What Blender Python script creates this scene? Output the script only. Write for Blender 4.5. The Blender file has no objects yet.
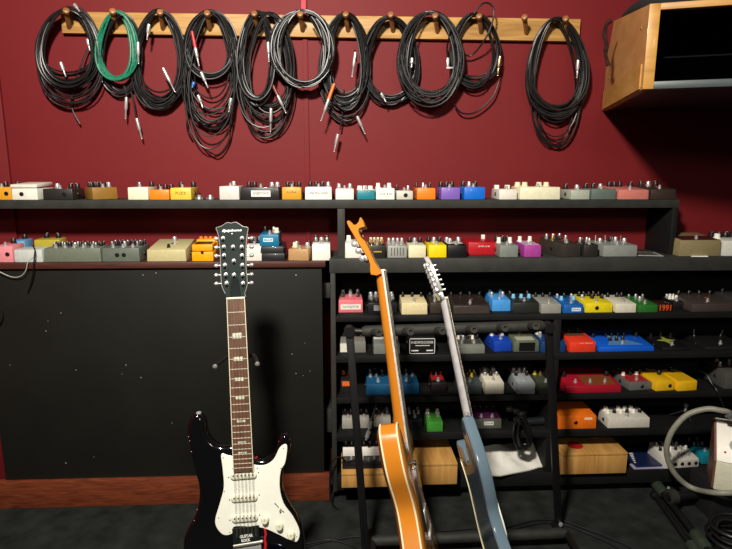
import bpy, bmesh, math, random
from mathutils import Vector, Matrix
R = random.Random(7)
PI = math.pi
C = bpy.context.scene.collection
# ------------------------------------------------------------------ camera
F, PITCH, YAW, ROLL = 555.0, math.radians(10.5), math.radians(2.75), math.radians(-0.10)
CAM = Vector((0, -2.15, 1.238))
fw = Vector((math.sin(YAW)*math.cos(PITCH), math.cos(YAW)*math.cos(PITCH), -math.sin(PITCH)))
rt = Vector((math.cos(YAW), -math.sin(YAW), 0))
up = rt.cross(fw)
rt, up = rt*math.cos(ROLL) - up*math.sin(ROLL), up*math.cos(ROLL) + rt*math.sin(ROLL)
def ray(px, py): return fw + rt*((px-366)/F) - up*((py-274.5)/F)
def at(px, py, Y):
    d = ray(px, py); return CAM + d*((Y-CAM.y)/d.y)
def atz(px, py, z):
    d = ray(px, py); return CAM + d*((z-CAM.z)/d.z)
def atd(px, py, depth): return CAM + ray(px, py)*depth
cd = bpy.data.cameras.new('camera'); cam = bpy.data.objects.new('camera', cd); C.objects.link(cam)
cd.sensor_width = 36; cd.lens = F/732*36; cd.clip_start = 0.02
cam.matrix_world = Matrix((( rt.x, up.x, -fw.x, CAM.x), (rt.y, up.y, -fw.y, CAM.y), (rt.z, up.z, -fw.z, CAM.z), (0, 0, 0, 1)))
bpy.context.scene.camera = cam
# ------------------------------------------------------------------ materials
MATS = {}
def lin(c):
    return tuple(((v/255)/12.92 if v/255 <= 0.04045 else ((v/255+0.055)/1.055)**2.4) for v in c)
def mat(key, col, rough=0.5, metal=0.0, coat=0.0, noise=0.12, nscale=60, bump=0.0, spec=0.5):
    if key in MATS: return MATS[key]
    m = bpy.data.materials.new(key); m.use_nodes = True; nt = m.node_tree
    b = nt.nodes['Principled BSDF']; c = lin(col)
    b.inputs['Roughness'].default_value = rough; b.inputs['Metallic'].default_value = metal
    b.inputs['Coat Weight'].default_value = coat; b.inputs['Specular IOR Level'].default_value = spec
    tc = nt.nodes.new('ShaderNodeTexCoord'); n = nt.nodes.new('ShaderNodeTexNoise')
    n.inputs['Scale'].default_value = nscale; n.inputs['Detail'].default_value = 4
    nt.links.new(tc.outputs['Object'], n.inputs['Vector'])
    r = nt.nodes.new('ShaderNodeValToRGB')
    r.color_ramp.elements[0].position = 0.3; r.color_ramp.elements[1].position = 0.7
    r.color_ramp.elements[0].color = (*[v*(1-noise) for v in c], 1)
    r.color_ramp.elements[1].color = (*[min(1, v*(1+noise)) for v in c], 1)
    nt.links.new(n.outputs['Fac'], r.inputs['Fac']); nt.links.new(r.outputs['Color'], b.inputs['Base Color'])
    if bump:
        bp = nt.nodes.new('ShaderNodeBump'); bp.inputs['Strength'].default_value = bump; bp.inputs['Distance'].default_value = 0.004
        nt.links.new(n.outputs['Fac'], bp.inputs['Height']); nt.links.new(bp.outputs['Normal'], b.inputs['Normal'])
    MATS[key] = m; return m
def wood(key, c1, c2, scale=(2, 2, 30), rough=0.5, coat=0.0, sc=3.0, dist=1.5):
    if key in MATS: return MATS[key]
    m = bpy.data.materials.new(key); m.use_nodes = True; nt = m.node_tree
    b = nt.nodes['Principled BSDF']; b.inputs['Roughness'].default_value = rough; b.inputs['Coat Weight'].default_value = coat
    tc = nt.nodes.new('ShaderNodeTexCoord'); mp = nt.nodes.new('ShaderNodeMapping'); mp.inputs['Scale'].default_value = scale
    n = nt.nodes.new('ShaderNodeTexNoise'); n.inputs['Scale'].default_value = sc; n.inputs['Detail'].default_value = 8; n.inputs['Distortion'].default_value = dist
    r = nt.nodes.new('ShaderNodeValToRGB'); r.color_ramp.elements[0].position = 0.3; r.color_ramp.elements[1].position = 0.72
    r.color_ramp.elements[0].color = (*lin(c1), 1); r.color_ramp.elements[1].color = (*lin(c2), 1)
    nt.links.new(tc.outputs['Object'], mp.inputs['Vector']); nt.links.new(mp.outputs['Vector'], n.inputs['Vector'])
    nt.links.new(n.outputs['Fac'], r.inputs['Fac']); nt.links.new(r.outputs['Color'], b.inputs['Base Color'])
    bp = nt.nodes.new('ShaderNodeBump'); bp.inputs['Strength'].default_value = 0.15; bp.inputs['Distance'].default_value = 0.002
    nt.links.new(n.outputs['Fac'], bp.inputs['Height']); nt.links.new(bp.outputs['Normal'], b.inputs['Normal'])
    MATS[key] = m; return m
def paint(c, rough=0.42, metal=0.0):
    return mat('paint_%d_%d_%d' % tuple(c) + ('_m' if metal else ''), c, rough, metal, 0.15, 0.07, 90)
BLK = mat('black_plastic', (22, 21, 22), 0.4); SIL = mat('brushed_silver', (205, 205, 205), 0.32, .65, noise=.05)
WHT = mat('white_plastic', (236, 232, 222), 0.45, noise=.04); CRM = mat('cream_plastic', (226, 215, 180), 0.5, noise=.05)
DSIL = mat('dull_silver', (150, 150, 148), 0.4, 0.8); PAPER = mat('paper', (240, 238, 230), 0.8, noise=.03)
INK = mat('ink', (30, 30, 34), 0.8); WINK = mat('white_print', (225, 225, 222), 0.6, noise=.03)
RUB = mat('black_rubber', (15, 15, 17), 0.45, noise=.2); FOAM = mat('black_foam', (33, 34, 30), 0.7, noise=.3, nscale=40, bump=.4)
REDL = mat('red_lens', (200, 30, 20), 0.25); GOLD = mat('gold_metal', (196, 160, 90), 0.35, 0.8)
SHELF = mat('black_shelf_paint', (48, 49, 46), 0.6, spec=.3, noise=.18, nscale=25, bump=.1)
SHELF_SHADED = mat('black_shelf_paint_shaded', (18, 19, 19), 0.65, spec=.25, noise=.18, nscale=25, bump=.1)  # darker copy of the shelf paint, shade of recessed parts put into the colour
KN = {'b': BLK, 'w': WHT, 'c': CRM, 's': SIL, 'l': paint((120, 190, 230)), 'd': DSIL, 'o': paint((230, 120, 30)), 'g': GOLD, 'r': paint((190, 40, 30)), 'y': paint((225, 195, 40))}
# ------------------------------------------------------------------ mesh builder
class MB:
    def __init__(s): s.bm = bmesh.new()
    def quadlist(s, vs, fs):
        v = [s.bm.verts.new(p) for p in vs]
        for f in fs:
            try: s.bm.faces.new([v[i] for i in f])
            except ValueError: pass
        return v
    def hexa(s, p, bev=0):
        v = [s.bm.verts.new(q) for q in p]   # 0-3 bottom ccw, 4-7 top
        fs = [s.bm.faces.new([v[i] for i in f]) for f in ((3, 2, 1, 0), (4, 5, 6, 7), (0, 1, 5, 4), (1, 2, 6, 5), (2, 3, 7, 6), (3, 0, 4, 7))]
        if bev:
            es = list({e for f in fs for e in f.edges})
            bmesh.ops.bevel(s.bm, geom=es, offset=bev, segments=2, affect='EDGES', profile=0.5)
        return s
    def box(s, x0, x1, y0, y1, z0, z1, bev=0):
        return s.hexa([(x0, y0, z0), (x1, y0, z0), (x1, y1, z0), (x0, y1, z0), (x0, y0, z1), (x1, y0, z1), (x1, y1, z1), (x0, y1, z1)], bev)
    def lathe(s, prof, o=(0, 0, 0), ax=(0, 0, 1), n=16):
        o = Vector(o); ax = Vector(ax).normalized(); a = ax.orthogonal().normalized(); b = ax.cross(a)
        rings = []
        for r, h in prof:
            rings.append([s.bm.verts.new(o + ax*h + (a*math.cos(2*PI*k/n) + b*math.sin(2*PI*k/n))*max(r, 1e-5)) for k in range(n)])
        for i in range(len(rings)-1):
            for k in range(n):
                s.bm.faces.new((rings[i][k], rings[i][(k+1) % n], rings[i+1][(k+1) % n], rings[i+1][k]))
        s.bm.faces.new(rings[0][::-1]); s.bm.faces.new(rings[-1]); return s
    def tube(s, pts, r, n=8, closed=False):
        pts = [Vector(p) for p in pts]; N = len(pts); rings = []
        rr = r if isinstance(r, (list, tuple)) else [r]*N
        t0 = (pts[1]-pts[0]).normalized(); a = t0.orthogonal().normalized()
        for i, p in enumerate(pts):
            t = (pts[min(i+1, N-1)] - pts[max(i-1, 0)])
            if t.length < 1e-9: t = t0
            t.normalize(); a = (a - t*a.dot(t))
            if a.length < 1e-6: a = t.orthogonal()
            a.normalize(); b = t.cross(a)
            rings.append([s.bm.verts.new(p + (a*math.cos(2*PI*k/n) + b*math.sin(2*PI*k/n))*rr[i]) for k in range(n)])
        for i in range(N-1):
            for k in range(n):
                s.bm.faces.new((rings[i][k], rings[i][(k+1) % n], rings[i+1][(k+1) % n], rings[i+1][k]))
        s.bm.faces.new(rings[0][::-1]); s.bm.faces.new(rings[-1]); return s
    def slab(s, poly, prof, M3=None):
        """poly: list of (u,v) ccw; prof: list of (inset, w). maps via M3(u,v,w)->xyz"""
        n = len(poly); A = sum(poly[i][0]*poly[(i+1) % n][1]-poly[(i+1) % n][0]*poly[i][1] for i in range(n))
        if A < 0: poly = poly[::-1]
        nor = []
        for i in range(n):
            a = Vector(poly[i-1]); b = Vector(poly[(i+1) % n]); t = (b-a)
            t = t.normalized() if t.length > 1e-9 else Vector((1, 0)); nor.append(Vector((-t.y, t.x)))
        f = M3 or (lambda u, v, w: (u, w, v)); rings = []
        for ins, w in prof:
            rings.append([s.bm.verts.new(f(*(Vector(poly[i])+nor[i]*ins), w)) for i in range(n)])
        for i in range(len(rings)-1):
            for k in range(n):
                s.bm.faces.new((rings[i][k], rings[i][(k+1) % n], rings[i+1][(k+1) % n], rings[i+1][k]))
        c = [s.bm.faces.new(rings[0][::-1]), s.bm.faces.new(rings[-1])]
        for f_ in c: f_.normal_update()
        bmesh.ops.triangulate(s.bm, faces=c, ngon_method='EAR_CLIP'); return s
    def build(s, name, m, parent=None, smooth=True, loc=None):
        bmesh.ops.recalc_face_normals(s.bm, faces=s.bm.faces[:])
        me = bpy.data.meshes.new(name); s.bm.to_mesh(me); s.bm.free(); me.materials.append(m)
        if smooth:
            me.polygons.foreach_set('use_smooth', [True]*len(me.polygons)); me.set_sharp_from_angle(angle=math.radians(38))
        o = bpy.data.objects.new(name, me); C.objects.link(o)
        if parent: o.parent = parent
        if loc: o.location = loc
        return o
def tag(o, label, cat=None, group=None, kind=None):
    if label: o['label'] = label
    if cat: o['category'] = cat
    if group: o['group'] = group
    if kind: o['kind'] = kind
    return o
def thing(name, label, cat, loc=(0, 0, 0), rz=0, group=None):
    o = bpy.data.objects.new(name, None); C.objects.link(o); o.empty_display_size = 0.03
    o.location = loc; o.rotation_euler = (0, 0, rz); return tag(o, label, cat, group)
def struct(o): o['kind'] = 'structure'; return o
def cr(pts, k=5, closed=True):
    """Catmull-Rom"""
    n = len(pts); out = []; P = [Vector(p) for p in pts]
    rng = range(n) if closed else range(n-1)
    for i in rng:
        if closed: a, b, c, d = P[i-1], P[i], P[(i+1) % n], P[(i+2) % n]
        else: a, b, c, d = P[max(i-1, 0)], P[i], P[i+1], P[min(i+2, n-1)]
        for j in range(k):
            t = j/k
            out.append(0.5*((2*b)+(c-a)*t+(2*a-5*b+4*c-d)*t*t+(3*b-a-3*c+d)*t**3))
    if not closed: out.append(P[-1])
    return out
def text(s, size, m, parent, loc, rot=(PI/2, 0, 0), name='lettering', shear=0, sx=1.0, fit=None, bold=0):
    cu = bpy.data.curves.new(name, 'FONT'); cu.body = s; cu.size = size; cu.align_x = 'CENTER'; cu.align_y = 'CENTER'
    cu.extrude = 0.0002; cu.shear = shear; cu.offset = bold; cu.resolution_u = 3
    tmp = bpy.data.objects.new('tmp', cu); C.objects.link(tmp)
    dg = bpy.context.evaluated_depsgraph_get(); me = bpy.data.meshes.new_from_object(tmp.evaluated_get(dg))
    bpy.data.objects.remove(tmp); bpy.data.curves.remove(cu)
    if fit and len(me.vertices):
        w = max(v.co.x for v in me.vertices)-min(v.co.x for v in me.vertices); sx = fit/w
    for v in me.vertices: v.co.x *= sx
    me.materials.clear(); me.materials.append(m); me.name = name
    o = bpy.data.objects.new(name, me); C.objects.link(o)
    if parent: o.parent = parent
    o.location = loc; o.rotation_euler = rot; return o
# ------------------------------------------------------------------ room
Y_UP, Y_UNIT, Y_BOX = -0.17, -0.22, -0.20       # fronts of: upper shelf, lower unit, boxed-out ledge
XS = at(12.0, 180, 0).x; XL = XS-.55; XR = 2.3
def wallmat(key, col):
    m = mat(key, col, 0.65, noise=.05, nscale=3, bump=0.0, spec=.3); return m
RED = wallmat('red_wall_paint', (106, 17, 22))
CARPET = mat('charcoal_carpet', (37, 40, 38), 0.97, spec=.08, noise=.4, nscale=14, bump=.5)
_nt = CARPET.node_tree
struct(MB().box(XL-.1, XR, 0, .1, -.02, 2.6).build('wall_back', RED, smooth=False))
struct(MB().box(XL-.1, XL, -3.2, 0, -.02, 2.6).build('wall_left', RED, smooth=False))
struct(MB().box(XL-.1, XR, -3.2, .1, -.1, 0).build('floor', CARPET, smooth=False))
struct(MB().box(XL, XS, -.012, 0.001, 0, 2.6, .003).build('trim_3', RED))
# thin vertical batten over a joint in the wall
xa = at(304, 120, 0).x; xb = at(309, 120, 0).x
struct(MB().box(xa, xb, -.006, 0.002, 0, 2.6, .001).build('trim_1', RED))
CHERRY = wood('red_brown_wood', (88, 38, 22), (132, 66, 38), (3, 3, 26), .45, .1)
# boxed out ledge: panel with baseboard
zb0 = 0.0; zbb = at(200, 475.5, Y_BOX).z; zl1 = at(150, 262.2, Y_BOX-.01).z; zl0 = at(150, 268.3, Y_BOX-.01).z
xpl = at(3, 460, Y_BOX).x; xpr = at(323.5, 400, Y_BOX).x; xbr = at(329.5, 480, Y_BOX-.015).x; xsr = at(325.5, 262, Y_BOX).x
BOARD = mat('black_panel_paint', (26, 27, 23), 0.6, spec=.22, noise=.12, nscale=6)
bd = MB().box(xpl, xpr, Y_BOX, -.002, zbb-.01, zl0-.003, .002).build('wall_front_panel', BOARD); struct(bd)
# scratches and screws on the panel
m = MB()
for (px, py) in ((61, 313), (10, 365), (126, 365), (122, 374), (141, 377.5), (76, 370), (48, 321), (46, 331), (305, 343), (296, 373.5), (303, 375.5), (310, 371), (292, 354), (66, 463), (94, 457), (172, 423), (156, 273), (296, 275), (143, 275)):
    p = at(px, py, Y_BOX); a = R.uniform(.0012, .003)
    m.box(p.x-a, p.x+a, Y_BOX-.0005, Y_BOX+.001, p.z-a*.6, p.z+a*.6)
struct(m.build('trim_2', mat('chip_grey', (150, 150, 140), .7), smooth=False))
struct(MB().box(XL, xbr, Y_BOX-.015, Y_BOX+.01, 0, zbb, .003).build('baseboard_front', CHERRY))
pb = at(328, 447, 0)
struct(MB().box(xpr-.02, XR-.01, -.015, 0.001, 0, pb.z, .003).build('baseboard_back', CHERRY))
sh = MB().box(XL+.002, xsr, Y_BOX-.012, -.002, zl0, zl1, .002).build('ledge_shelf', wood('ledge_wood', (58, 28, 22), (84, 40, 30), (2, 2, 30)))
tag(sh, 'long low shelf with red-brown front edge above the black panel', 'shelf')
ZLEDGE = zl1
# grey blocks beside the shelf unit
for i, (a, b, c, d, lab) in enumerate(((320.5, 330.5, 282, 297, 'grey wooden block bridging panel and shelf unit near its top'), (326, 334, 407, 430, 'grey wooden block beside shelf unit above the baseboard end'))):
    p = at(a, c, -.1); q = at(b, d, -.1)
    k = MB().box(p.x, q.x, -.12, -.002, q.z, p.z, .002).build('wooden_block', SHELF); tag(k, lab, 'block')
# upper shelf
zu1 = at(366, 200, Y_UP).z; zu0 = at(366, 208.3, Y_UP).z; xur = at(679.5, 205, Y_UP).x
up_root = thing('long_shelf', 'long black upper shelf on posts, full of pedals, under the cables', 'shelf', (0, Y_UP, zu0))
def loc(o, root): o.parent = root; o.matrix_parent_inverse = Matrix.Translation(-root.location); return o
def sub(mb, name, m, root, smooth=True):
    o = mb.build(name, m, None, smooth); o.parent = root; o.matrix_parent_inverse = (Matrix.Translation(root.location) @ Matrix.Rotation(root.rotation_euler.z, 4, 'Z')).inverted(); return o
ZU = zu1
sub(MB().box(XL+.002, xur, Y_UP, -.002, zu0, zu1, .002), 'shelf_board', SHELF, up_root)
zun1 = at(450, 258.3, Y_UNIT).z
xp0 = at(337.5, 230, Y_UP+.004).x; xp1 = at(345, 230, Y_UP+.004).x
sub(MB().box(xp0, xp1, Y_UP+.004, -.01, zun1, zu0, .002), 'support_panel', SHELF, up_root)
xe0 = at(672.5, 230, Y_UP+.001).x
sub(MB().box(xur-.022, xur, Y_UP+.001, -.003, zun1, zu0, .002), 'end_panel', SHELF_SHADED, up_root)
# lower unit
un = thing('shelf_unit', 'black open shelf unit of five levels packed with effects pedals', 'shelf unit', (0.5, Y_UNIT, 0))
xl0 = at(331, 350, Y_UNIT).x; xl1 = at(336, 350, Y_UNIT).x; XU1 = 1.95
zun0 = at(450, 272.3, Y_UNIT).z; zbot = at(500, 488, Y_UNIT).z
sub(MB().box(xl0-.003, XU1, Y_UNIT-.002, -.002, zun0, zun1, .002), 'top_board', SHELF, un)
sub(MB().box(xl0, xl1, Y_UNIT, -.017, zbot, zun0, .002), 'side_panel', SHELF, un)
sub(MB().box(XU1-.02, XU1, Y_UNIT, -.017, zbot, zun0, .002), 'side_panel', SHELF, un)
xm0 = at(549, 400, Y_UNIT+.004).x; xm1 = at(556, 400, Y_UNIT+.004).x
ROWZ = {}
for k, (yt, yb) in enumerate(((315.2, 321), (354.8, 361.5), (396.3, 402), (432.5, 439.5), (474.5, 488))):
    z1 = at(450, yt, Y_UNIT).z; z0 = at(450, yb, Y_UNIT).z; ROWZ[k+1] = z1
    sub(MB().box(xl1, XU1-.02, Y_UNIT+.001, -.017, z0, z1, .0015), 'shelf_board', SHELF_SHADED, un)
sub(MB().box(xl1, XU1-.02, -.022, -.018, zbot, zun0), 'back_panel', SHELF_SHADED, un)
sub(MB().box(xm0, xm1, Y_UNIT+.002, -.022, zbot+.03, ROWZ[1]-.02, .001), 'divider', SHELF_SHADED, un)
sub(MB().box(xl0+.05, XU1-.05, -.10, -.017, 0, zbot), 'plinth', SHELF_SHADED, un)
ROWZ['A'] = ZU; ROWZ['L'] = ZLEDGE; ROWZ['B'] = zun1
FRONT = {'A': Y_UP, 'L': Y_BOX-.012, 'B': Y_UNIT}
GRP = {'A': 'effects pedals on the upper shelf', 'L': 'effects pedals on the ledge above the black panel', 'B': 'effects pedals on top of the shelf unit', 1: 'effects pedals on the first level of the shelf unit', 2: 'effects pedals on the second level of the shelf unit', 3: 'effects pedals on the third level of the shelf unit', 4: 'effects pedals on the fourth level of the shelf unit', 5: 'effects pedals on the bottom level of the shelf unit'}
# ------------------------------------------------------------------ pedals
def ped(row, label, x0, x1, yt, yb, col, d=.11, k='', kr=.0075, kh=.015, sw=1, rz=0, hb=.008, lab=None, txt=None, jack=None, style='box', metal=0, back=None, Y=None, z=None, led=True, ky=.78, top=None, swc=SIL, kk='tall', k2='', txt2=None, sides=True):
    z0 = ROWZ[row] if z is None else z; xc = (x0+x1)/2
    if Y is None:
        if row in ('A', 'L', 'B'): Y = FRONT[row] + .012 + (back or 0)
        else:
            Y = atz(xc, yb, z0).y; Y = min(max(Y, Y_UNIT+.006), Y_UNIT+.07)
            if back: Y += back
    if row in ('A', 'L', 'B'): kh *= 1.2; kr *= 1.25
    if row == 'A': hb = hb if hb > .008 else 0.0
    elif row in ('L', 'B'): hb = hb if hb > .008 else .003
    else: hb *= .65
    d = min(d, -.012-Y if row in ('A','L','B') else -.03-Y)
    a = at(x0, yb, Y); b = at(x1, yb, Y); w = b.x-a.x
    h = at(xc, yt, Y).z - z0; h = max(h, .012)
    cx = (a.x+b.x)/2; rzr = math.radians(rz)
    off = Matrix.Rotation(rzr, 3, 'Z') @ Vector((0, d/2, 0))
    root = thing('effects_pedal', label, 'effects pedal', (cx+off.x, Y+off.y, z0+.0005), rzr, GRP[row])
    PM = paint(col, .3 if metal else .42, metal); hw = w/2; f = -d/2; g = d/2; H1 = h+hb
    bev = min(.0025, h*.12)
    tz = lambda y: h + hb*(y-f)/d
    if style == 'boss':
        m = MB().hexa([(-hw, f, 0), (hw, f, 0), (hw, g, 0), (-hw, g, 0), (-hw, f, h*.56), (hw, f, h*.56), (hw, g, h*.9), (-hw, g, h*.9)], bev)
        m.box(-hw, hw, f+d*.62, g, h*.5, h*1.12+hb, bev); m.build('body', PM, root)
        MB().hexa([(-hw*.96, f+.001, h*.62), (hw*.96, f+.001, h*.62), (hw*.96, f+d*.6, h*.75), (-hw*.96, f+d*.6, h*.75), (-hw*.96, f+.001, h), (hw*.96, f+.001, h), (hw*.96, f+d*.6, h*1.08), (-hw*.96, f+d*.6, h*1.08)], bev).build('treadle', PM, root)
        MB().box(-hw*.75, hw*.75, f+d*.1, f+d*.5, h*1.01, h*1.01+.004, .001).build('tread_rubber', BLK, root)
        MB().lathe([(.005, 0), (.005, .004), (.003, .006)], (0, f, h*.56), (0, -1, 0), 12).build('thumb_screw', BLK, root)
        tz = lambda y: h*1.12+hb; sw = 0; ky = .82
    elif style == 'wah':
        MB().hexa([(-hw, f, 0), (hw, f, 0), (hw, g, 0), (-hw, g, 0), (-hw*.95, f, h*.5), (hw*.95, f, h*.5), (hw*.95, g, h*.6), (-hw*.95, g, h*.6)], bev).build('body', PM, root)
        MB().hexa([(-hw*.85, f+.004, h*.58), (hw*.85, f+.004, h*.58), (hw*.8, g-.01, h*.8), (-hw*.8, g-.01, h*.8), (-hw*.85, f+.004, h*.8), (hw*.85, f+.004, h*.8), (hw*.8, g-.01, h*1.15), (-hw*.8, g-.01, h*1.15)], bev).build('treadle', BLK, root); sw = 0
    else:
        tp = .03*w
        MB().hexa([(-hw, f, 0), (hw, f, 0), (hw, g, 0), (-hw, g, 0), (-hw+tp*.4, f+.001, h), (hw-tp*.4, f+.001, h), (hw-tp, g-.001, H1), (-hw+tp, g-.001, H1)], bev).build('body', PM, root)
    if top:   # face plate on the sloped top: colour, x frac range, y frac range
        tc, u0, u1, v0, v1 = top
        ya = f+d*v0; yb2 = f+d*v1
        MB().hexa([(w*(u0-.5), ya, tz(ya)-.001), (w*(u1-.5), ya, tz(ya)-.001), (w*(u1-.5), yb2, tz(yb2)-.001), (w*(u0-.5), yb2, tz(yb2)-.001), (w*(u0-.5), ya, tz(ya)+.0006), (w*(u1-.5), ya, tz(ya)+.0006), (w*(u1-.5), yb2, tz(yb2)+.0006), (w*(u0-.5), yb2, tz(yb2)+.0006)]).build('face_plate', paint(tc), root)
    def krow(s, fy, r0):
        n = len(s)
        for i, ch in enumerate(s):
            if ch == ' ': continue
            x = w*((i+.5)/n-.5)*.92; y = f+d*fy; z = tz(y)-.001; r = min(r0*(1.35 if ch.isupper() else 1), w*.9/n*.46); hh = kh*(1.1 if ch.isupper() else 1)
            if ch in 'tT':
                MB().lathe([(.003, 0), (.003, .003), (.0012, .004), (.0016, kh*1.3)], (x, y, z), (R.uniform(-.2, .2), R.uniform(-.3, .2), 1), 8).build('toggle', SIL, root); continue
            if ch in 'pP':
                MB().box(x-r*.9, x+r*.9, y-r*.8, y+r*.8, z, z+hh*.7, .001).build('knob', WHT, root); continue
            m = MB().lathe([(r*1.08, 0), (r*1.08, hh*.2), (r*.86, hh*.28), (r*.8, hh*.92), (r*.68, hh)], (x, y, z), (0, 0, 1), 12)
            a = R.uniform(0, 6.28); kb = m.build('knob', KN[ch.lower()], root)
            if w > .05 and ch.lower() in 'bwcl' :
                m = MB().box(-r*.1, r*.1, 0, r*.62, 0, .0006); q = m.build('pointer', WHT if ch.lower() == 'b' else BLK, kb, False, (x, y, z+hh)); q.rotation_euler = (0, 0, a)
    krow(k, ky, kr)
    if k2: krow(k2, ky-.25, kr)
    for i in range(sw):
        x = w*((i+.5)/sw-.5)*.8; y = f+d*.22
        MB().lathe([(.0075, 0), (.0075, .002), (.0055, .003), (.0055, .007), (.0042, .0075), (.0042, .0125), (.003, .0135)], (x, y, tz(y)-.001), (0, 0, 1), 12).build('footswitch', swc, root)
    if led and style == 'box' and w > .04:
        MB().lathe([(.003, 0), (.003, .001), (.0018, .0026), (.0006, .0032)], (w*.12, f+d*.5, tz(f+d*.5)-.0005), (0, 0, 1), 10).build('indicator_light', REDL, root)
    if sides and d > .05:
        s = 1 if cx < 0.1 else -1
        MB().lathe([(.007, -.001), (.007, .0015), (.0062, .003), (.0035, .003), (.0034, .0012)], (s*(hw-.0012), f+d*.45, h*.5), (s, 0, 0), 12).build('jack_socket', BLK, root)
    if jack is not None:
        for jx in (jack if isinstance(jack, (list, tuple)) else [jack]):
            MB().lathe([(.0075, -.001), (.0075, .001), (.006, .0025), (.0035, .0025), (.0033, .001)], (w*(jx-.5), f+.0005, h*.5), (0, -1, 0), 14).build('jack_socket', BLK, root)
    if lab:
        u, v, lw, lh, lc = lab[:5]
        o = MB().box(w*(u-.5)-w*lw/2, w*(u-.5)+w*lw/2, f-.0007, f+.002, h*v-h*lh/2, h*v+h*lh/2).build('label_strip', paint(lc), root, False)
        if len(lab) > 5:
            text(lab[5], h*lh*.62, INK if sum(lc) > 380 else WINK, root, (w*(u-.5), f-.0009, h*v), fit=w*lw*.82)
    if txt:
        s, u, v, fw_, sz, m_ = txt
        text(s, h*sz, m_, root, (w*(u-.5), f-.0004, h*v), fit=w*fw_)
    if txt2:
        s, u, v, fw_, sz, m_ = txt2
        y = f+d*v; text(s, d*sz, m_, root, (w*(u-.5), y, tz(y)+.0008), rot=(math.atan2(hb, d), 0, 0), fit=w*fw_)
    root['_hw'] = w; del root['_hw']
    return root, w, d, h, tz
# --- upper shelf
ped('A', 'amber effects pedal at the far left end of the upper shelf', -14, 12, 187.5, 199, (214, 150, 30), k='bb', jack=.8)
r_, w_, d_, h_, t_ = ped('A', 'white rocker pedal with hinged lid on upper shelf, left end', 12, 38, 188.5, 198.5, (222, 222, 210), k='', sw=0, d=.12, jack=.38, hb=.0)
MB().hexa([(-w_*.52, -d_*.5, h_+.002), (w_*.5, -d_*.5, h_+.002), (w_*.48, d_*.45, h_+.008), (-w_*.5, d_*.45, h_+.003), (-w_*.52, -d_*.5, h_+.013), (w_*.5, -d_*.5, h_+.013), (w_*.48, d_*.45, h_+.020), (-w_*.5, d_*.45, h_+.020)], .002).build('lid', paint((222, 222, 210)), r_)
ped('A', 'black effects pedal with silver corner socket beside the white lidded pedal', 43, 73, 189, 199.3, (34, 34, 32), k='s bb', jack=[.72], d=.1)
ped('A', 'brass-gold effects pedal turned at an angle with many black knobs', 93.5, 118, 187.5, 199.3, (140, 104, 42), k='bbbb', k2='bb s', d=.086, rz=40, kr=.006, back=.032)
ped('A', 'cream white effects pedal left of the small orange one, upper shelf', 128, 148.5, 187.5, 199.3, (226, 220, 192), k='d b')
ped('A', 'small orange effects pedal pressed against yellow one, upper shelf', 149.5, 169.5, 190, 199.7, (232, 126, 20), k='bbb', d=.1)
ped('A', 'yellow effects pedal with faint lettering on the upper shelf', 170.5, 191.5, 188, 199.9, (222, 188, 62), k='b B', d=.12, txt=('FUZZ', .5, .55, .5, .3, mat('brown_ink', (120, 100, 40), .7)))
for i, (a, b) in enumerate(((193.5, 203), (205, 214))):
    p = at((a+b)/2, 199.5, Y_UP+.02); rr = (at(b, 199.5, Y_UP+.02).x-at(a, 199.5, Y_UP+.02).x)/2
    r = thing('footswitch_topper', ('round silver footswitch cap next to the yellow pedal', 'round silver footswitch cap nearer the silver pedal')[i], 'footswitch cap', (p.x, Y_UP+.02+rr, ZU+.0003), 0, 'footswitch caps on the upper shelf')
    MB().lathe([(rr, 0), (rr, .006), (rr*.9, .009), (rr*.85, .009)], n=20).build('cap', DSIL, r); MB().lathe([(rr*.4, 0), (rr*.4, .006), (rr*.3, .008)], (0, 0, .0085), n=14).build('screw_collar', SIL, r)
ped('A', 'silver-white effects pedal with rounded edges, right of footswitch caps', 219.5, 239.5, 186.5, 199.7, (205, 203, 196), k=' s ', d=.12)
ped('A', 'long black effects pedal with white name strip on its front', 241, 279.5, 187.5, 199.9, (30, 27, 28), k='bb  ss', d=.12, lab=(.52, .5, .5, .5, (228, 228, 220), 'SWEETDRIVE'))
ped('A', 'amber effects pedal between the long black and the white one', 282, 301.5, 187.5, 200, (204, 148, 32), k='bbb', d=.11, kr=.007, txt=('SUPA', .5, .6, .5, .22, mat('brown_ink', (120, 100, 40), .7)))
ped('A', 'wide white effects pedal with handwritten line and four black knobs', 305, 332, 187.3, 200, (232, 230, 222), k='bbbs', d=.12, kr=.007, txt=('Little Pony Distort', .5, .55, .72, .22, INK))
ped('A', 'plain white effects pedal with two silver knobs, left of teal', 335.5, 354, 189, 200.2, (234, 230, 216), k='s s', d=.11)
ped('A', 'teal effects pedal with white top on the upper shelf', 357, 375, 190, 200.3, (20, 122, 136), k='ppp', d=.11, top=((225, 225, 215), .0, 1, .0, 1), kh=.016, kr=.009)
ped('A', 'white effects pedal with handwriting and two white knobs, right of teal', 376, 394.7, 188.5, 200.5, (236, 234, 224), k='W W', d=.11, txt=('Velvet & Sin', .5, .52, .7, .2, INK), kh=.014)
ped('A', 'small silver-cream effects pedal with round black socket on front', 396.5, 413, 191, 200.4, (196, 194, 180), k='b  s', d=.1, jack=.55)
ped('A', 'orange effects pedal left of the purple one, upper shelf', 417, 435.5, 188.3, 200.6, (232, 124, 24), k='b s b', kr=.008, d=.11)
ped('A', 'purple effects pedal between orange and blue on the upper shelf', 441, 460, 187.7, 200.6, (122, 92, 178), k='bbb', kr=.008, kh=.016, d=.11)
ped('A', 'bright blue effects pedal with dark knobs on the upper shelf', 464, 485, 187.3, 200.4, (10, 104, 206), k='bsb', kr=.007, kh=.016, d=.12)
ped('A', 'white effects pedal with two square white knobs, right of blue', 499, 517, 189.5, 200.4, (222, 216, 206), k='P P', d=.11, kh=.016)
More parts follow.
